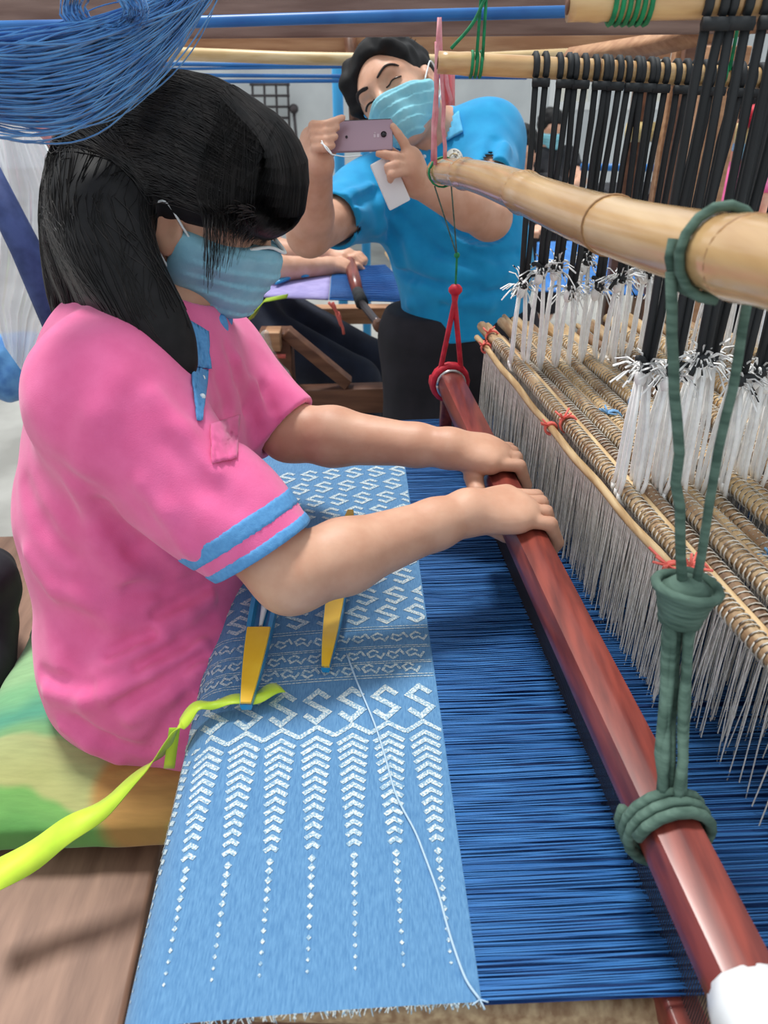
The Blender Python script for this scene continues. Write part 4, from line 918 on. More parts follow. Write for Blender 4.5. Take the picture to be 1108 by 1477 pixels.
# polo shirt
T = Sdf((-.54, .56, .56), (.02, 1.30, 1.20), .0036); FWD = nrm((.96, -.27, 0))
T.cone(NB + V(0, 0, -.022), Rs, .062, .074, .05); T.cone(NB + V(0, 0, -.022), Ls, .058, .066, .05)
T.cone(V(-.305, .935, 1.00), V(-.322, .90, .86), .150, .152, .05, fl=.82, fax=FWD)
T.cone(V(-.322, .90, .86), V(-.318, .88, .71), .150, .154, .05, fl=.90, fax=FWD)
T.cone(V(-.315, .815, .69), V(-.32, .95, .69), .120, .120, .05); T.cone(V(-.32, .80, .665), V(-.235, .765, .66), .116, .102, .05)
ad_ = nrm(Re - Rs); cR = Rs + (Re - Rs)*.86; cL = Ls + (Le - Ls)*.96
T.cone(Rs, cR, .082, .056, .045); T.cone(Ls, cL + (cL - Ls)*.15, .070, .054, .04)
T.cone(Rs + V(-.01, .02, -.06), cR - ad_*.05, .06, .050, .04)
# drapery: creases from the armpit, waist rolls, hem gathers
def pleat(S, pts, w_, am):
    q = [hit(S, *p) for p in pts]
    if any(x is None for x in q): return
    for x, y in zip(q[:-1], q[1:]): S.fold(x, y, w_, am*1.35)
for pts, w_, am in ((((158, 942), (188, 928), (220, 916)), .005, -.010), (((165, 955), (200, 938), (240, 922)), .008, .007), (((58, 972), (90, 984), (128, 990)), .006, -.007), (((70, 1000), (120, 1010), (170, 1000)), .010, .006),
                    (((110, 1040), (155, 1066), (205, 1084)), .006, -.007), (((150, 1004), (220, 972), (290, 930)), .007, .008), (((170, 1014), (230, 984), (292, 946)), .005, -.009), (((190, 1036), (245, 1000), (290, 962)), .007, .008),
                    (((200, 962), (262, 928), (306, 896)), .006, -.009), (((215, 1078), (245, 1040), (270, 1010)), .006, -.007), (((235, 905), (270, 885), (304, 862)), .007, .009), (((225, 885), (260, 868), (296, 848)), .005, -.009),
                    (((150, 730), (195, 790), (240, 832)), .009, -.008), (((110, 700), (140, 770), (180, 830)), .010, .006), (((190, 850), (240, 850), (280, 838)), .007, -.009), (((120, 860), (170, 890), (215, 880)), .010, .006),
                    (((30, 700), (60, 760), (100, 800)), .010, -.005), (((40, 800), (80, 850), (130, 870)), .010, .005), (((170, 545), (140, 600), (120, 670)), .012, .005), (((225, 570), (262, 620), (310, 680)), .009, .005), (((245, 640), (290, 700), (340, 730)), .009, -.004),
                    (((205, 700), (240, 740), (270, 790)), .009, .005), (((318, 545), (330, 590), (338, 640)), .007, -.006), (((345, 520), (362, 560), (382, 600)), .008, .006), (((330, 500), (345, 545), (352, 590)), .006, -.005), (((380, 560), (392, 590), (402, 620)), .006, -.004),
                    (((90, 1050), (130, 1075), (170, 1095)), .008, .006), (((240, 1000), (265, 980), (290, 985)), .005, -.006), (((130, 920), (110, 960), (100, 1010)), .010, -.005)): pleat(T, pts, w_, am)
T.wave(.0022, 24, 4); T.wave(.0009, 70, 9)
ad = nrm(Re - Rs); ac = nrm((.50, -.30, -.72)); ld = nrm(Le - Ls)
T.cut(cR, ac, .003, (cR + ac*.05, .12)); T.cone(cR - ad*.035, cR + ad*.05, .0495, .0495, 0, 'sub')
T.cut(cL, ld, .003, (cL, .11)); T.cone(cL - ld*.03, cL + ld*.05, .047, .047, 0, 'sub')
T.cone(NB + V(-.005, 0, .0), NB + V(.03, .005, .14), .060, .085, .008, 'sub')
T.cut((0, 0, .600), (0, 0, -1), .01)
shirt = T.mesh('polo_shirt', 'pink_shirt', wv)
# striped cuff: two blue bands round the sleeve end
for t0, t1 in ((-.042, -.023), (-.012, .0008)):
    b_ = Sdf(cR - .14, cR + .14, .003); b_.cone(Rs, cR, .082, .056, .045); b_.cone(Rs + V(-.01, .02, -.06), cR - ad_*.05, .06, .050, .04)
    b_.wave(.0022, 24, 4); b_.wave(.0009, 70, 9); b_.D -= .0012; b_.cut(cR + ac*t0, -ac, .001); b_.cut(cR + ac*t1, ac, .001); b_.cone(cR - ad*.09, cR + ad*.05, .052, .0495, 0, 'sub')
    b_.mesh('cuff_band', 'rib_blue', shirt)
# blue collar, placket, pocket
ring = [NB + V(.012, .004, .014) + .066*(math.cos(t)*V(.96, -.2, -.34) + math.sin(t)*V(.15, .95, .05)) for t in np.linspace(0.35, 2*math.pi - .1, 14)]
cs_ = Sdf(NB - .16, NB + .16, .003); cs_.chain(ring, [.011]*14, .004, fl=2.0, fax=(.25, 0, 1)); cs_.mesh('collar', 'rib_blue', shirt)
decal(T, ((272, 462), (300, 478), (304, 532), (279, 528)), 'collar_leaf', 'rib_blue', shirt, .006, 10, .003)
decal(T, ((276, 528), (301, 534), (292, 606), (284, 606)), 'placket', 'rib_blue', shirt, .003, 10, .002)
decal(T, ((304, 612), (346, 598), (342, 660), (306, 668)), 'chest_pocket', 'pink_shirt', shirt, .003, 10, .002)
for y_ in (545, 572): p_ = hit(T, 292, y_); MB().blob(p_ + nrm(CAM - p_)*.005, (.0035, .0035, .0035)).build('button', 'mask_white', shirt)
del T
Z = Sdf((-.54, .56, .02), (.16, 1.14, .78), .006)
Z.cone(V(-.33, .80, .70), V(-.33, .95, .70), .100, .100, .04)
for hip, knee, ank in ((V(-.33, .79, .69), V(.04, .72, .61), V(.06, .72, .13)), (V(-.33, .95, .69), V(.04, .95, .61), V(.06, .96, .13))):
    Z.cone(hip, knee, .078, .066, .03); Z.cone(knee, ank, .066, .058, .02)
Z.cut((0, 0, .628), (0, 0, -1), .01, ((-.45, .86, .55), .26)); Z.cut((0, 0, .12), (0, 0, -1))
Z.mesh('trousers', 'dark_jeans', wv)
mk = mask_mesh(HC, HP, HF, .94, 'mask_blue', wv)
# nose strip and ear loops
MB().tube(curve_pts([HP(.078, -.054, -.022), HP(.108, -.022, -.008), HP(.127, 0, -.012), HP(.108, .022, -.008)], 16), .0035, 6, flat=.6).build('nose_strip', 'mask_white', mk)
for y in (-1, 1):
    MB().tube(curve_pts([HP(.034, .076*y, -.030), HP(.016, .084*y, -.012), HP(-.010, .092*y, .010), HP(-.026, .088*y, -.006)], 18), .0014, 6).build('ear_loop', 'mask_white', mk)
    MB().tube(curve_pts([HP(.022, .070*y, -.078), HP(.002, .080*y, -.058), HP(-.020, .086*y, -.028), HP(-.026, .088*y, -.006)], 18), .0014, 6).build('ear_loop', 'mask_white', mk)
# hair: cap, fringe, loose ponytail, with separate strands
hr = Sdf(HC + V(-.30, -.22, -.30), HC + V(.22, .18, .20), .0034)
hr.ell(HP(-.008, 0, .034), V(.108, .089, .096), HF, .02); hr.ell(HP(.062, 0, .050), V(.050, .076, .066), HF, .03)
hr.ell(HP(.104, 0, -.060), V(.084, .14, .080), HF, .014, 'sub'); hr.ell(HP(.078, -.098, -.030), V(.040, .050, .056), HF, .012, 'sub'); hr.ell(HP(.034, -.102, -.066), V(.062, .054, .062), HF, .010, 'sub'); hr.ell(HP(.012, .098, -.068), V(.050, .05, .056), HF, .010, 'sub')
for y, u_ in ((-.045, .030), (-.030, .020), (-.015, .014), (0, .010), (.015, .01), (.03, .01), (.05, .008)):
    f_ = .106 - 7.2*y*y; q_ = 1 - 5*abs(y); hr.chain([HP(f_ - .022, y*.96, .066), HP(f_ - .008, y, .034), HP(f_ - .010, y*1.0, u_)], [.016*q_ + .004, .010*q_ + .002, .0035], .03)
TT = HP(-.112, 0, .020); hr.ell(TT, (.028, .028, .028), None, .025)
ends = [at(97, 462, d=.99), at(112, 474, d=.96), at(140, 474, d=.92), at(175, 480, d=.88), at(215, 500, d=.855), at(246, 520, d=.85), at(266, 530, d=.855)]
def tail_path(e, t, k1=1.0, k2=1.0):
    dv = V(-.006, -.030, .010)*(1 - t) + V(-.022, -.050, .010)*t
    return [TT, TT + (e - TT)*.20 + dv*.55*k1, TT + (e - TT)*.45 + dv*.95*k1, TT + (e - TT)*.75 + dv*.5*k2, e]
for k, e in enumerate(ends): hr.chain(list(curve_pts(tail_path(e, k/6), 12)), [.024 - .0195*(j/12)**1.6 for j in range(13)], .04)
hr.cone(HP(-.07, -.050, -.03), at(190, 440, d=.91), .035, .03, .03); hr.cone(HP(-.06, -.03, -.05), NB + V(-.03, -.02, .03), .045, .03, .03)
hr.wave(.0010, 90, 11)
hair = hr.mesh('hair', 'hair_black', wv)
st = []
for k in range(900):   # loose tail
    r = random.Random(k); t = r.random(); i = min(5, int(t*6)); q = t*6 - i; e = ends[i]*(1 - q) + ends[i + 1]*q + V(r.gauss(0, .009), r.gauss(-.002, .010), r.uniform(-.034, .012))
    pp = curve_pts(tail_path(e, t, r.uniform(.8, 1.1), r.uniform(.8, 1.1)), 16)[:16]; pp[0] = pp[0] + RNG.normal(0, .008, 3); L_ = hr.snap(pp[:14], r.uniform(.0004, .003) if r.random() < .72 else r.uniform(.003, .009), False); w_ = np.linspace(1, 0, 14)[:, None]**.6
    pp[:14] = L_*w_ + pp[:14]*(1 - w_); pp[:14] = hr.snap(pp[:14], .0006, True); st.append(pp)
capc = HP(0, 0, .02)
for k in range(1100):  # combed back over the head to the tie
    r = random.Random(4000 + k); a = r.uniform(-1.75, 1.75); f0 = r.uniform(-.02, .085) - .030*abs(math.sin(a))**3
    s0 = HP(f0, .09*math.sin(a), .03 + .1*math.cos(a)); e = TT + RNG.normal(0, .010, 3)
    tt = np.linspace(0, 1, 16)[:, None]; pp = s0*(1 - tt) + e*tt; out = pp - capc; out /= np.linalg.norm(out, axis=1)[:, None] + 1e-6; pp = pp + out*.05*np.sin(math.pi*tt)
    st.append(hr.snap(pp, r.uniform(.0003, .0022), it=5))
for k in range(1500):   # fringe falling forward
    r = random.Random(8000 + k); y = r.uniform(-.084, .078); f_ = .110 - 7.4*y*y; cl_ = math.sin(38*y + 1)*.5 + math.sin(91*y)*.35; y += .004*math.cos(60*y); u_ = r.uniform(-.014, .014) - .014*cl_ - (r.uniform(.005, .035) if r.random() < .2 else 0)
    pp = curve_pts([HP(r.uniform(.0, .04), y*.55, .136), HP(.075, y*.85, .112), HP(f_ + .002, y*1.0, .060), HP(f_, y*1.03, .025), HP(f_ - .012, y*1.02 + r.gauss(0, .004), u_)], 16)[:16]
    L_ = hr.snap(pp, r.uniform(.0008, .0034)); w_ = np.clip(np.linspace(3.4, 0, 16), 0, 1)[:, None]; st.append(hr.snap(L_*w_ + pp*(1 - w_), .0005, True))
for k in range(230):    # loose wisps over the cheek
    r = random.Random(9000 + k); q = r.random(); e = at(296 + 55*q + r.gauss(0, 4), 450 - 80*q - r.uniform(0, 45), d=r.uniform(.815, .85)); e = e if r.random() < .55 else e + V(0, 0, r.uniform(.01, .05)); s0 = HP(.01 + .045*q + r.gauss(0, .012), -.035 + r.gauss(0, .014), .122 + r.gauss(0, .004)); s1 = HP(.012 + .06*q, -.080 + .012*q, .075); s2 = HP(.022 + .065*q, -.090 + .014*q, .030); m_ = s2 + (e - s2)*.5 + V(.006 + .004*q, -.006, .004)
    pp = curve_pts([s0, s1, s2, m_, e], 16)[:16]; L_ = hr.snap(pp, r.uniform(.0012, .0036)); w_ = np.clip(np.linspace(2.6, -.6, 16), 0, 1)[:, None]; st.append(hr.snap(L_*w_ + pp*(1 - w_), .0006, True))
threads('hair_strands', np.array(st), .00062, 'hair_strand', hair, ((0, 1, 0), (.5, 0, .87))); del hr
wrap(TT + HF[0]*-.004, HF[0] + .3*HF[2], .024, 2.2, .004, .005).build('hair_tie', 'black_cord', hair)
MB().blob(TT + V(.008, -.030, -.004), .004).build('tie_bead', 'steel', hair)
for y in (-1, 1): MB().tube(curve_pts([HP(.072, .052*y, .012), HP(.089, .036*y, .020), HP(.094, .016*y, .016)], 8), [.002, .003, .003, .003, .003, .003, .003, .003, .002][:len(curve_pts([HP(.072, .052*y, .012), HP(.089, .036*y, .020), HP(.094, .016*y, .016)], 8))], 6).build('eyebrow', 'brow', wv)
for y in (-1, 1): MB().tube(curve_pts([HP(.074, .049*y, -.010), HP(.0895, .034*y, -.0105), HP(.084, .021*y, -.011)], 8), .0016, 5).build('eyelashes', 'brow', wv)

# ======================= the man with the phone
mn = thing('person', 'man in bright blue polo and pale mask leaning sideways, photographing with a phone', 'person', tuple(at(650, 480, d=1.88)*V(1, 1, 0)))
MC = at(576, 139, d=1.72); tow = -FW
MF = frame(-.50*RT - .26*UP + .82*tow, .80*RT + .48*UP + .55*tow); MP = local(MC, MF, .98)
sR, eR, wR = at(528, 290, d=1.77), at(446, 338, d=1.58), at(459, 236, d=1.42)
sL, eL, wL = at(704, 205, d=1.77), at(706, 314, d=1.58), at(601, 262, d=1.45)
nb = at(630, 205, d=1.80); ch = at(640, 285, d=1.82); be = at(668, 395, d=1.86); hp_ = at(660, 480, d=1.90)
lo = np.minimum.reduce([MC, eR, wR, hp_]) - .16; hi = np.maximum.reduce([MC, eL, hp_, sL]) + .16; lo[2] = 0.0; lo[1] = 1.12
M = Sdf(lo, hi, .0036)
head_sdf(M, MP, MF, .98)
M.cone(nb, MP(-.02, 0, -.06), .060, .055, .025); M.cone(nb, ch, .07, .11, .04); M.cone(ch, hp_ + V(0, .02, .03), .11, .085, .04)
for s_, e_, w_ in ((sR, eR, wR), (sL, eL, wL)):
    M.cone(nb, s_, .055, .052, .03); M.cone(s_, e_, .050, .042, .02); m_ = e_ + (w_ - e_)*.3; M.cone(e_, m_, .040, .041, .02); M.cone(m_, w_, .041, .026, .015)
hx = [hp_ + RT*-.075 + V(0, 0, -.02), hp_ + RT*.085 + V(0, .03, -.02)]; legs = []
for k, h_ in enumerate(hx):
    kn = V(h_[0] + (-.02 if k == 0 else .03), h_[1] - (.06 if k == 0 else .0), .45); an = V(kn[0], h_[1] + .04, .085); legs.append((h_, kn, an))
    M.cone(h_ + V(0, .02, -.03), kn, .07, .055, .03); M.cone(kn, an, .055, .04, .02); M.cone(an, an + V(-.04, -.15, -.05), .04, .028, .02)
# right hand round the left end of the phone: four fingertips on the side facing us
fs = []
for j in range(4):
    by, ty = 197 + 8.5*j, 179 + 11*j
    fs.append([at(447 + 2*j, by, d=1.425), at(452 + j, ty + 2, d=1.392), at(470, ty + 1, d=1.372), at((497, 489, 487, 483)[j] - 3, (170, 184, 197, 210)[j], d=1.378)])
hand_sdf(M, wR, (at(455, 214, d=1.43), V(.024, .022, .036)), fs, [at(462, 226, d=1.43), at(476, 216, d=1.425), at(492, 205, d=1.42)])
# left hand: forefinger up along the phone, thumb under it, others round the white card box
fs = [[at(590, 226, d=1.415), at(583, 206, d=1.405), at(574, 193, d=1.395), at(567, 182, d=1.388)],
      [at(588, 232, d=1.41), at(570, 226, d=1.385), at(556, 223, d=1.385), at(546, 222, d=1.39)],
      [at(590, 240, d=1.41), at(572, 238, d=1.385), at(560, 241, d=1.385), at(560, 248, d=1.395)],
      [at(592, 248, d=1.415), at(576, 248, d=1.39), at(564, 252, d=1.385), at(563, 260, d=1.395)]]
hand_sdf(M, wL, (at(594, 240, d=1.43), V(.022, .022, .032)), fs, [at(588, 240, d=1.44), at(572, 228, d=1.435), at(558, 214, d=1.425)])
M.mesh('body', 'skin_m', mn)
for y in (-1, 1):
    bp_ = M.snap(curve_pts([MP(.074, .056*y, .012), MP(.098, .040*y, .022), MP(.104, .014*y, .013)], 14), .0008); MB().tube(bp_, [.0022, .0036] + [.0048]*(len(bp_) - 4) + [.0042, .003], 8, flat=.5).build('eyebrow', 'brow', mn)
    bp_ = M.snap(curve_pts([MP(.078, .050*y, -.010), MP(.098, .034*y, -.0085), MP(.094, .018*y, -.012)], 12), .0006); MB().tube(bp_, .0026, 6, flat=.6).build('eye', 'eye_dark', mn)
del M
lo2 = np.minimum.reduce([sR, be, hp_, eR]) - .14; hi2 = np.maximum.reduce([nb, sL, be, hp_]) + .17
Q = Sdf(lo2, hi2, .004)
Q.cone(nb + V(0, .01, -.02), sR, .070, .074, .05); Q.cone(nb + V(0, .01, -.02), sL, .070, .078, .05)
Q.cone(ch, be, .150, .142, .05, fl=.80, fax=tow); Q.cone(be, hp_, .142, .138, .05, fl=.84, fax=tow)
Q.cone(ch + RT*.07 + V(0, 0, .02), be + RT*.035, .10, .12, .05); Q.cone(ch - RT*.05, be, .11, .12, .05)
tR = sR + (eR - sR)*.62; tL = sL + (eL - sL)*.62
Q.cone(sR, tR, .076, .059, .04); Q.cone(sL, tL, .078, .061, .04)
for pts, w_, am in ((((505, 300), (545, 340), (575, 380)), .012, .010), (((520, 330), (560, 375), (600, 405)), .009, -.011), (((555, 320), (600, 375), (650, 405)), .012, .009), (((575, 310), (630, 365), (690, 385)), .008, -.009), (((600, 410), (650, 432), (705, 440)), .010, .009),
                    (((595, 395), (640, 412), (690, 415)), .008, -.009), (((590, 440), (650, 420), (730, 392)), .010, .006), (((730, 210), (715, 250), (700, 285)), .010, .008), (((715, 200), (700, 235), (690, 270)), .008, -.009), (((600, 290), (640, 330), (690, 350)), .010, .006),
                    (((485, 292), (510, 278), (535, 268)), .008, .007), (((492, 305), (520, 290), (545, 275)), .006, -.008), (((555, 262), (548, 300), (546, 335)), .009, .009), (((565, 268), (560, 305), (562, 340)), .007, -.008), (((620, 270), (660, 262), (690, 240)), .008, .005), (((640, 440), (690, 425), (735, 418)), .006, -.008), (((680, 365), (715, 372), (745, 365)), .008, -.007)): pleat(Q, pts, w_, am)
Q.wave(.003, 22, 14); Q.wave(.001, 60, 15)
aR, aL = nrm(eR - sR), nrm(eL - sL)
Q.cut(tR, aR, .003, (tR, .12)); Q.cone(tR - aR*.03, tR + aR*.05, .053, .053, 0, 'sub'); Q.cut(tL, aL, .003, (tL, .12)); Q.cone(tL - aL*.03, tL + aL*.05, .055, .055, 0, 'sub')
nd = nrm(MP(-.02, 0, -.06) - nb); Q.cone(nb + nd*.012 + tow*.018, nb + nd*.14 + tow*.02, .055, .085, .008, 'sub'); Q.cone(nb + tow*.07 + nd*.01, at(606, 228, d=1.68), .030, .010, .01, 'sub')
Q.cut(hp_ + V(0, 0, .012), V(.12, 0, -1), .008)
sh2 = Q.mesh('polo_shirt', 'blue_shirt', mn)
cs_ = Sdf(nb - .2, nb + .2, .0034); e1 = nrm(np.cross(nd, tow)); e2 = np.cross(e1, nd)
ring = [nb + nd*(.016 - .022*math.cos(t)) + .068*(math.cos(t)*-e2*-1 + math.sin(t)*e1) for t in np.linspace(.35, 2*math.pi - .35, 16)]
cs_.chain(ring, [.012]*16, .004, fl=2.0, fax=nd); cs_.mesh('collar', 'pale_rib_blue', sh2)
decal(Q, ((640, 180), (662, 160), (668, 190), (640, 205)), 'collar_leaf', 'pale_rib_blue', sh2, .006, 8, .003)
decal(Q, ((604, 216), (620, 210), (622, 262), (606, 262)), 'placket', 'blue_shirt', sh2, .003, 8, .002)
for y_ in (226, 250): p_ = hit(Q, 612, y_); MB().blob(p_ + nrm(CAM - p_)*.005, .0045).build('button', 'mask_white', sh2)
def disc_patch(S, c, rx, ry, name, m, parent, lift, inner=0.0, a0=0, a1=6.2832):
    return MB().grid(lambda i, j: (lambda p: p + nrm(CAM - p)*lift)(hit(S, c[0] + rx*(inner + (1 - inner)*j)*math.cos(a0 + (a1 - a0)*i), c[1] + ry*(inner + (1 - inner)*j)*math.sin(a0 + (a1 - a0)*i))), 20, 3).build(name, m, parent)
mat('emblem_white', rgb(236, 236, 226), .7); mat('emblem_grey', rgb(120, 120, 118), .7); mat('emblem_gold', rgb(196, 176, 130), .7)
disc_patch(Q, (655, 229), 13, 15, 'emblem', 'emblem_white', sh2, .004)
disc_patch(Q, (655, 229), 11, 13, 'emblem_ring', 'emblem_grey', sh2, .0046, .86, -1.7, 1.9); disc_patch(Q, (655, 230), 8, 9.5, 'emblem_ring', 'emblem_gold', sh2, .0046, .8); disc_patch(Q, (655, 230), 4.5, 5.5, 'emblem_ring', 'emblem_grey', sh2, .0046, .7); disc_patch(Q, (655, 230), 2, 2.5, 'emblem_dot', 'emblem_gold', sh2, .0046)
del Q
Z = Sdf(V(*(hp_[:2] - .30), .0), V(*(hp_[:2] + .32), hp_[2] + .1), .006)
Z.cone(hp_ + RT*-.05, hp_ + RT*.06, .132, .13, .04, fl=.84, fax=(0, 1, 0))
for h_, kn, an in legs: Z.cone(h_, kn, .108, .082, .03); Z.cone(kn, an + V(0, 0, -.02), .080, .070, .02)
Z.wave(.004, 22, 6); Z.cut(hp_ + V(0, 0, .06), (0, 0, 1)); Z.cut((0, 0, .05), (0, 0, -1))
Z.mesh('trousers', 'black_trousers', mn)
for h_, kn, an in legs:
    z_ = Sdf(an - V(.2, .3, .1), an + V(.2, .2, .06), .006); z_.cone(an + V(0, .02, -.04), an + V(-.045, -.17, -.052), .046, .036, .02); z_.cut((0, 0, .002), (0, 0, -1)); z_.mesh('shoe', 'shoe', mn)
mk = mask_mesh(MC, MP, MF, 1.0, 'mask_cyan', mn, top=-.029)
for y in (-1, 1): MB().tube(curve_pts([MP(.034, .078*y, -.030), MP(.012, .086*y, -.008), MP(-.012, .094*y, .012), MP(-.024, .090*y, -.010), MP(-.004, .084*y, -.055), MP(.022, .070*y, -.080)], 30), .0016, 6).build('ear_loop', 'mask_white', mk)
hm = Sdf(MC - .18, MC + .18, .0034)
hm.ell(MP(-.014, 0, .040), V(.106, .088, .100), MF, .02); hm.ell(MP(.112, -.004, .012), V(.072, .064, .072), MF, .014, 'sub'); hm.ell(MP(.060, 0, -.075), V(.085, .14, .075), MF, .012, 'sub')
for y in (-1, 1): hm.ell(MP(.0, .10*y, -.030), V(.030, .04, .040), MF, .01, 'sub')
hm.chain([MP(.040, .045, .112), MP(.066, .055, .078), MP(.052, .074, .030)], [.014, .012, .008], .014); hm.chain([MP(.040, -.05, .112), MP(.060, -.066, .078), MP(.050, -.082, .020), MP(.04, -.083, -.02)], [.014, .012, .010, .006], .014)
hm.wave(.0026, 120, 21); h2 = hm.mesh('hair', 'hair_black', mn); del hm
st = []
for k in range(260):
    r = random.Random(600 + k); a, b = r.uniform(0, 6.28), r.uniform(.0, 1.25); d0 = V(math.sin(b)*math.cos(a)*.1 - .02, math.sin(b)*math.sin(a)*.086, math.cos(b)*.094 + .036)
    if d0[0] > .045 and abs(d0[1]) < .05: continue
    p = MP(*d0); n_ = nrm(p - MP(-.02, 0, .03)); t_ = nrm(MF[0]*.6 + MF[1]*r.gauss(0, .5) - MF[2]*.3 + n_*.15); st.append([p - t_*.012, p + n_*.002, p + t_*.014 + n_*.002])
threads('hair_strands', st, .0009, 'hair_strand', h2, ((1, 0, 0), (0, .6, .8)))
MB().tube(curve_pts([nb + nd*.028 + .0605*(math.cos(t)*e2 + math.sin(t)*e1) for t in np.linspace(.6, 2.6, 10)], 20), .0022, 6).build('neck_cord', 'black_cord', mn)
# phone, its strap and the white card box in his hands
def slab(name, c, ax, ay, size, m, label, cat, bev):
    ax = nrm(ax); az = nrm(np.cross(ax, ay)); ay = np.cross(az, ax); o = thing(name, label, cat, tuple(c))
    MB().box(c, size, (ax, ay, az), bev).build('body', m, o, smooth='auto'); return o, ax, ay, az
mat('phone_shell', rgb(168, 140, 152), .35, metal=.3); mat('lens', rgb(34, 30, 36), .15); mat('phone_mark', rgb(200, 180, 188), .35)
pc = at(513, 197, d=1.398)
ph, ax, ay, az = slab('phone', pc, at(566, 195, d=1.395) - at(460, 199, d=1.405), UP, (.131, .054, .009), 'phone_shell', 'mauve grey phone held sideways in the man in blue s hands, camera lens showing'.replace(' s ', 's '), 'phone', .004)
sg = 1 if np.dot(az, CAM - pc) > 0 else -1; fz = az*sg*.005
for nm, px, py, r_, m in (('camera_lens', 554, 196, .0052, 'lens'), ('flash', 500, 198, .0022, 'lens'), ('sensor_dot', 541, 194, .0012, 'phone_mark')):
    q = at(px, py, d=1.395); q = pc + ax*np.dot(q - pc, ax) + ay*np.dot(q - pc, ay); MB().tube([q + fz*.6, q + fz*1.25], r_, 14).build(nm, m, ph)
for k in range(2): MB().box(pc + ax*(.034 + .006*k) + ay*-.002 + fz*.95, (.0035, .006, .0006), (ax, ay, az)).build('printed_mark', 'phone_mark', ph, smooth=False)
MB().box(pc + ay*.0272, (.124, .0012, .006), (ax, ay, az)).build('side_edge', 'dark_steel', ph, smooth=False)
MB().tube(curve_pts([at(464, 203, d=1.368), at(470, 214, d=1.362), at(479, 223, d=1.366), at(472, 213, d=1.364), at(463, 206, d=1.366)], 20), .0011, 6).build('strap', 'mask_white', ph)
MB().tube(curve_pts([at(479, 223, d=1.366), at(500, 226, d=1.38), at(522, 224, d=1.392)], 14), .0011, 6).build('strap', 'mask_white', ph)
q0, q1 = at(549, 230, d=1.40), at(577, 296, d=1.44)
slab('white_slab', (q0 + q1)/2, q1 - q0, RT + .5*UP, (np.linalg.norm(q1 - q0), .042, .011), 'white_card', 'slim white rectangular device tucked under the fingers holding the phone', 'device', .003)

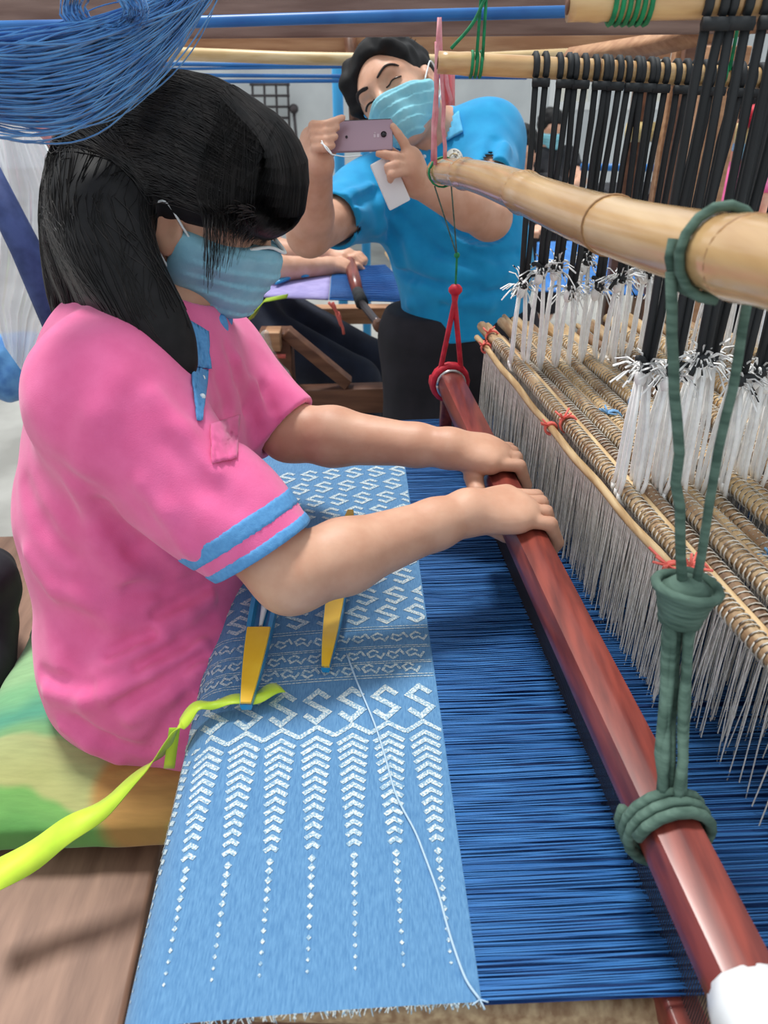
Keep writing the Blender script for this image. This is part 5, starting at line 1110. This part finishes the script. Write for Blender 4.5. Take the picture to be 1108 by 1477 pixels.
# ======================= other people
def figure(label, head_px, d, F, shirt, trousers, hips, seat=False, arms=(), mask=True, skin='skin_m', h=.007, long_hair=False, loc_z=0.0, hs=.97, sleeves=.6, fringe=True):
    HCn = at(*head_px, d=d); fr = frame(F, np.cross((0, 0, 1), F)); P = local(HCn, fr, hs); o = thing('person', label, 'person', (HCn[0], HCn[1], 0)); hips = np.asarray(hips, float)
    nbn = P(-.03, 0, -.15); chn = nbn + (hips - nbn)*.35; S = Sdf(np.minimum(HCn, hips) - .62, np.maximum(HCn, hips) + .62, h); S.lo[2] = 0
    S = Sdf(V(*(np.minimum(HCn, hips)[:2] - .6), 0), V(*(np.maximum(HCn, hips)[:2] + .6), HCn[2] + .16), h)
    G = Sdf(S.lo, S.lo + S.h*(S.n - 1), h); Zp = Sdf(S.lo, S.lo + S.h*(S.n - 1), h)
    head_sdf(S, P, fr, hs); S.cone(nbn, P(-.02, 0, -.06), .056, .05, .02); S.cone(nbn, hips, .08, .12, .05)
    sl_, sr_ = nbn + fr[1]*.165 + V(0, 0, -.045), nbn - fr[1]*.165 + V(0, 0, -.045)
    G.cone(nbn + V(0, 0, -.03), sl_, .065, .070, .04); G.cone(nbn + V(0, 0, -.03), sr_, .065, .070, .04); G.cone(chn, hips, .14, .145, .05, fl=.8, fax=fr[0])
    for s_, arm in zip((sl_, sr_), arms):
        e_, w_, hnd = arm; S.cone(s_, e_, .045, .038, .02); S.cone(e_, w_, .038, .025, .015)
        dd = nrm(hnd - w_); sd = nrm(np.cross(dd, (0, 0, 1))); fg = [[w_ + dd*.05 + sd*(.024 - .016*j), w_ + dd*.085 + sd*(.026 - .0165*j) + V(0, 0, .004), w_ + dd*.105 + sd*(.024 - .015*j) + V(0, 0, -.012), w_ + dd*.098 + sd*(.022 - .014*j) + V(0, 0, -.03)] for j in range(4)]
        hand_sdf(S, w_, (w_ + dd*.04, V(.034, .034, .020)), fg, [w_ + dd*.02 + sd*.024, w_ + dd*.05 + sd*.042 + V(0, 0, -.01), w_ + dd*.075 + sd*.038 + V(0, 0, -.022)], rf=(.0095, .009, .0085, .0075))
        t_ = s_ + (e_ - s_)*sleeves; G.cone(s_, t_, .072, .060, .04); G.cut(t_, e_ - s_, .003, (t_, .10))
    for y in (-1, 1):
        hj = hips + fr[1]*.085*y
        if seat: kn = hj + fr[0]*.40 + V(0, 0, -.03); an = V(*(kn[:2] + fr[0][:2]*.04), .08)
        else: kn = V(hj[0] + fr[0][0]*.03, hj[1] + fr[0][1]*.03, .46); an = V(hj[0], hj[1], .08)
        S.cone(hj, kn, .08, .055, .03); S.cone(kn, an, .05, .038, .02); S.cone(an, an + V(*(fr[0][:2]*.15), -.05), .036, .027, .02)
        Zp.cone(hj, kn, .10, .075, .03); Zp.cone(kn, an, .072, .062, .02)
    Zp.cone(hips + fr[1]*.05, hips - fr[1]*.05, .13, .13, .04); Zp.cut((0, 0, .09), (0, 0, -1)); G.cut(hips + V(0, 0, -.06), (0, 0, -1), .01); G.cone(nbn, P(-.0, 0, -.06), .056, .06, .006, 'sub'); G.wave(.003, 22, 31)
    S.mesh('body', skin, o); G.mesh('shirt', shirt, o); Zp.mesh('trousers', trousers, o)
    hh = Sdf(HCn - .2, HCn + .2, h*.8); hh.ell(P(-.016, 0, .034), V(.106, .088, .098), fr, .02); hh.ell(P(.110, 0, -.045), V(.086, .10, .090), fr, .012, 'sub'); hh.ell(P(.03, 0, -.10), V(.06, .14, .07), fr, .012, 'sub')
    if long_hair: hh.cone(P(-.09, 0, .0), P(-.10, 0, -.17), .045, .03, .03)
    hh.wave(.003, 100, 3); hh.mesh('hair', 'hair_black', o)
    if mask: mask_mesh(HCn, P, fr, hs, 'mask_cyan', o, h=.004)
    for y in (-1, 1): MB().tube(curve_pts([P(.074, .050*y, -.010), P(.0905, .034*y, -.0115), P(.085, .019*y, -.012)], 8), .0022, 6).build('eye', 'eye_dark', o)
    return o
hp3 = at(352, 455, d=2.46)
figure('person in white sleeves and dark jeans weaving at the rear loom', (338, 262), 2.52, (.93, -.25, -.3), 'white_shirt', 'dark_jeans', hp3, True,
       arms=((at(408, 364, d=2.52), at(478, 366, d=2.46), at(512, 370, d=2.44)), (at(398, 388, d=2.28), at(474, 384, d=2.36), at(508, 382, d=2.40))), h=.006, long_hair=True, sleeves=.62)
figure('person in dark shirt with short black hair by the window beyond the black cords', (795, 186), 5.3, (.25, -1, -.1), 'dark_cloth', 'black_trousers', at(803, 286, d=5.35), False,
       arms=((at(838, 262, d=5.2), at(812, 275, d=5.0), at(800, 276, d=4.95)), (at(768, 262, d=5.2), at(785, 278, d=5.0), at(795, 279, d=4.95))), h=.011)
figure('person with black hair partly hidden behind the shoulder of the man in blue', (752, 218), 4.2, (-.3, -1, -.1), 'dark_cloth', 'black_trousers', at(775, 345, d=4.25), False,
       arms=((at(800, 318, d=4.1), at(782, 330, d=3.95), at(775, 332, d=3.9)), (at(735, 318, d=4.1), at(748, 330, d=3.95), at(755, 332, d=3.9))), h=.011, mask=False)
figure('person in pink shirt seated at the side loom behind the near black cords', (1068, 172), 2.75, (.6, -.8, -.2), 'pink_shirt', 'black_trousers', at(1045, 410, d=2.85), True,
       arms=((at(1120, 330, d=2.7), at(1140, 345, d=2.5), at(1150, 345, d=2.45)), (at(1010, 330, d=2.7), at(1060, 350, d=2.5), at(1075, 350, d=2.45))), h=.008)
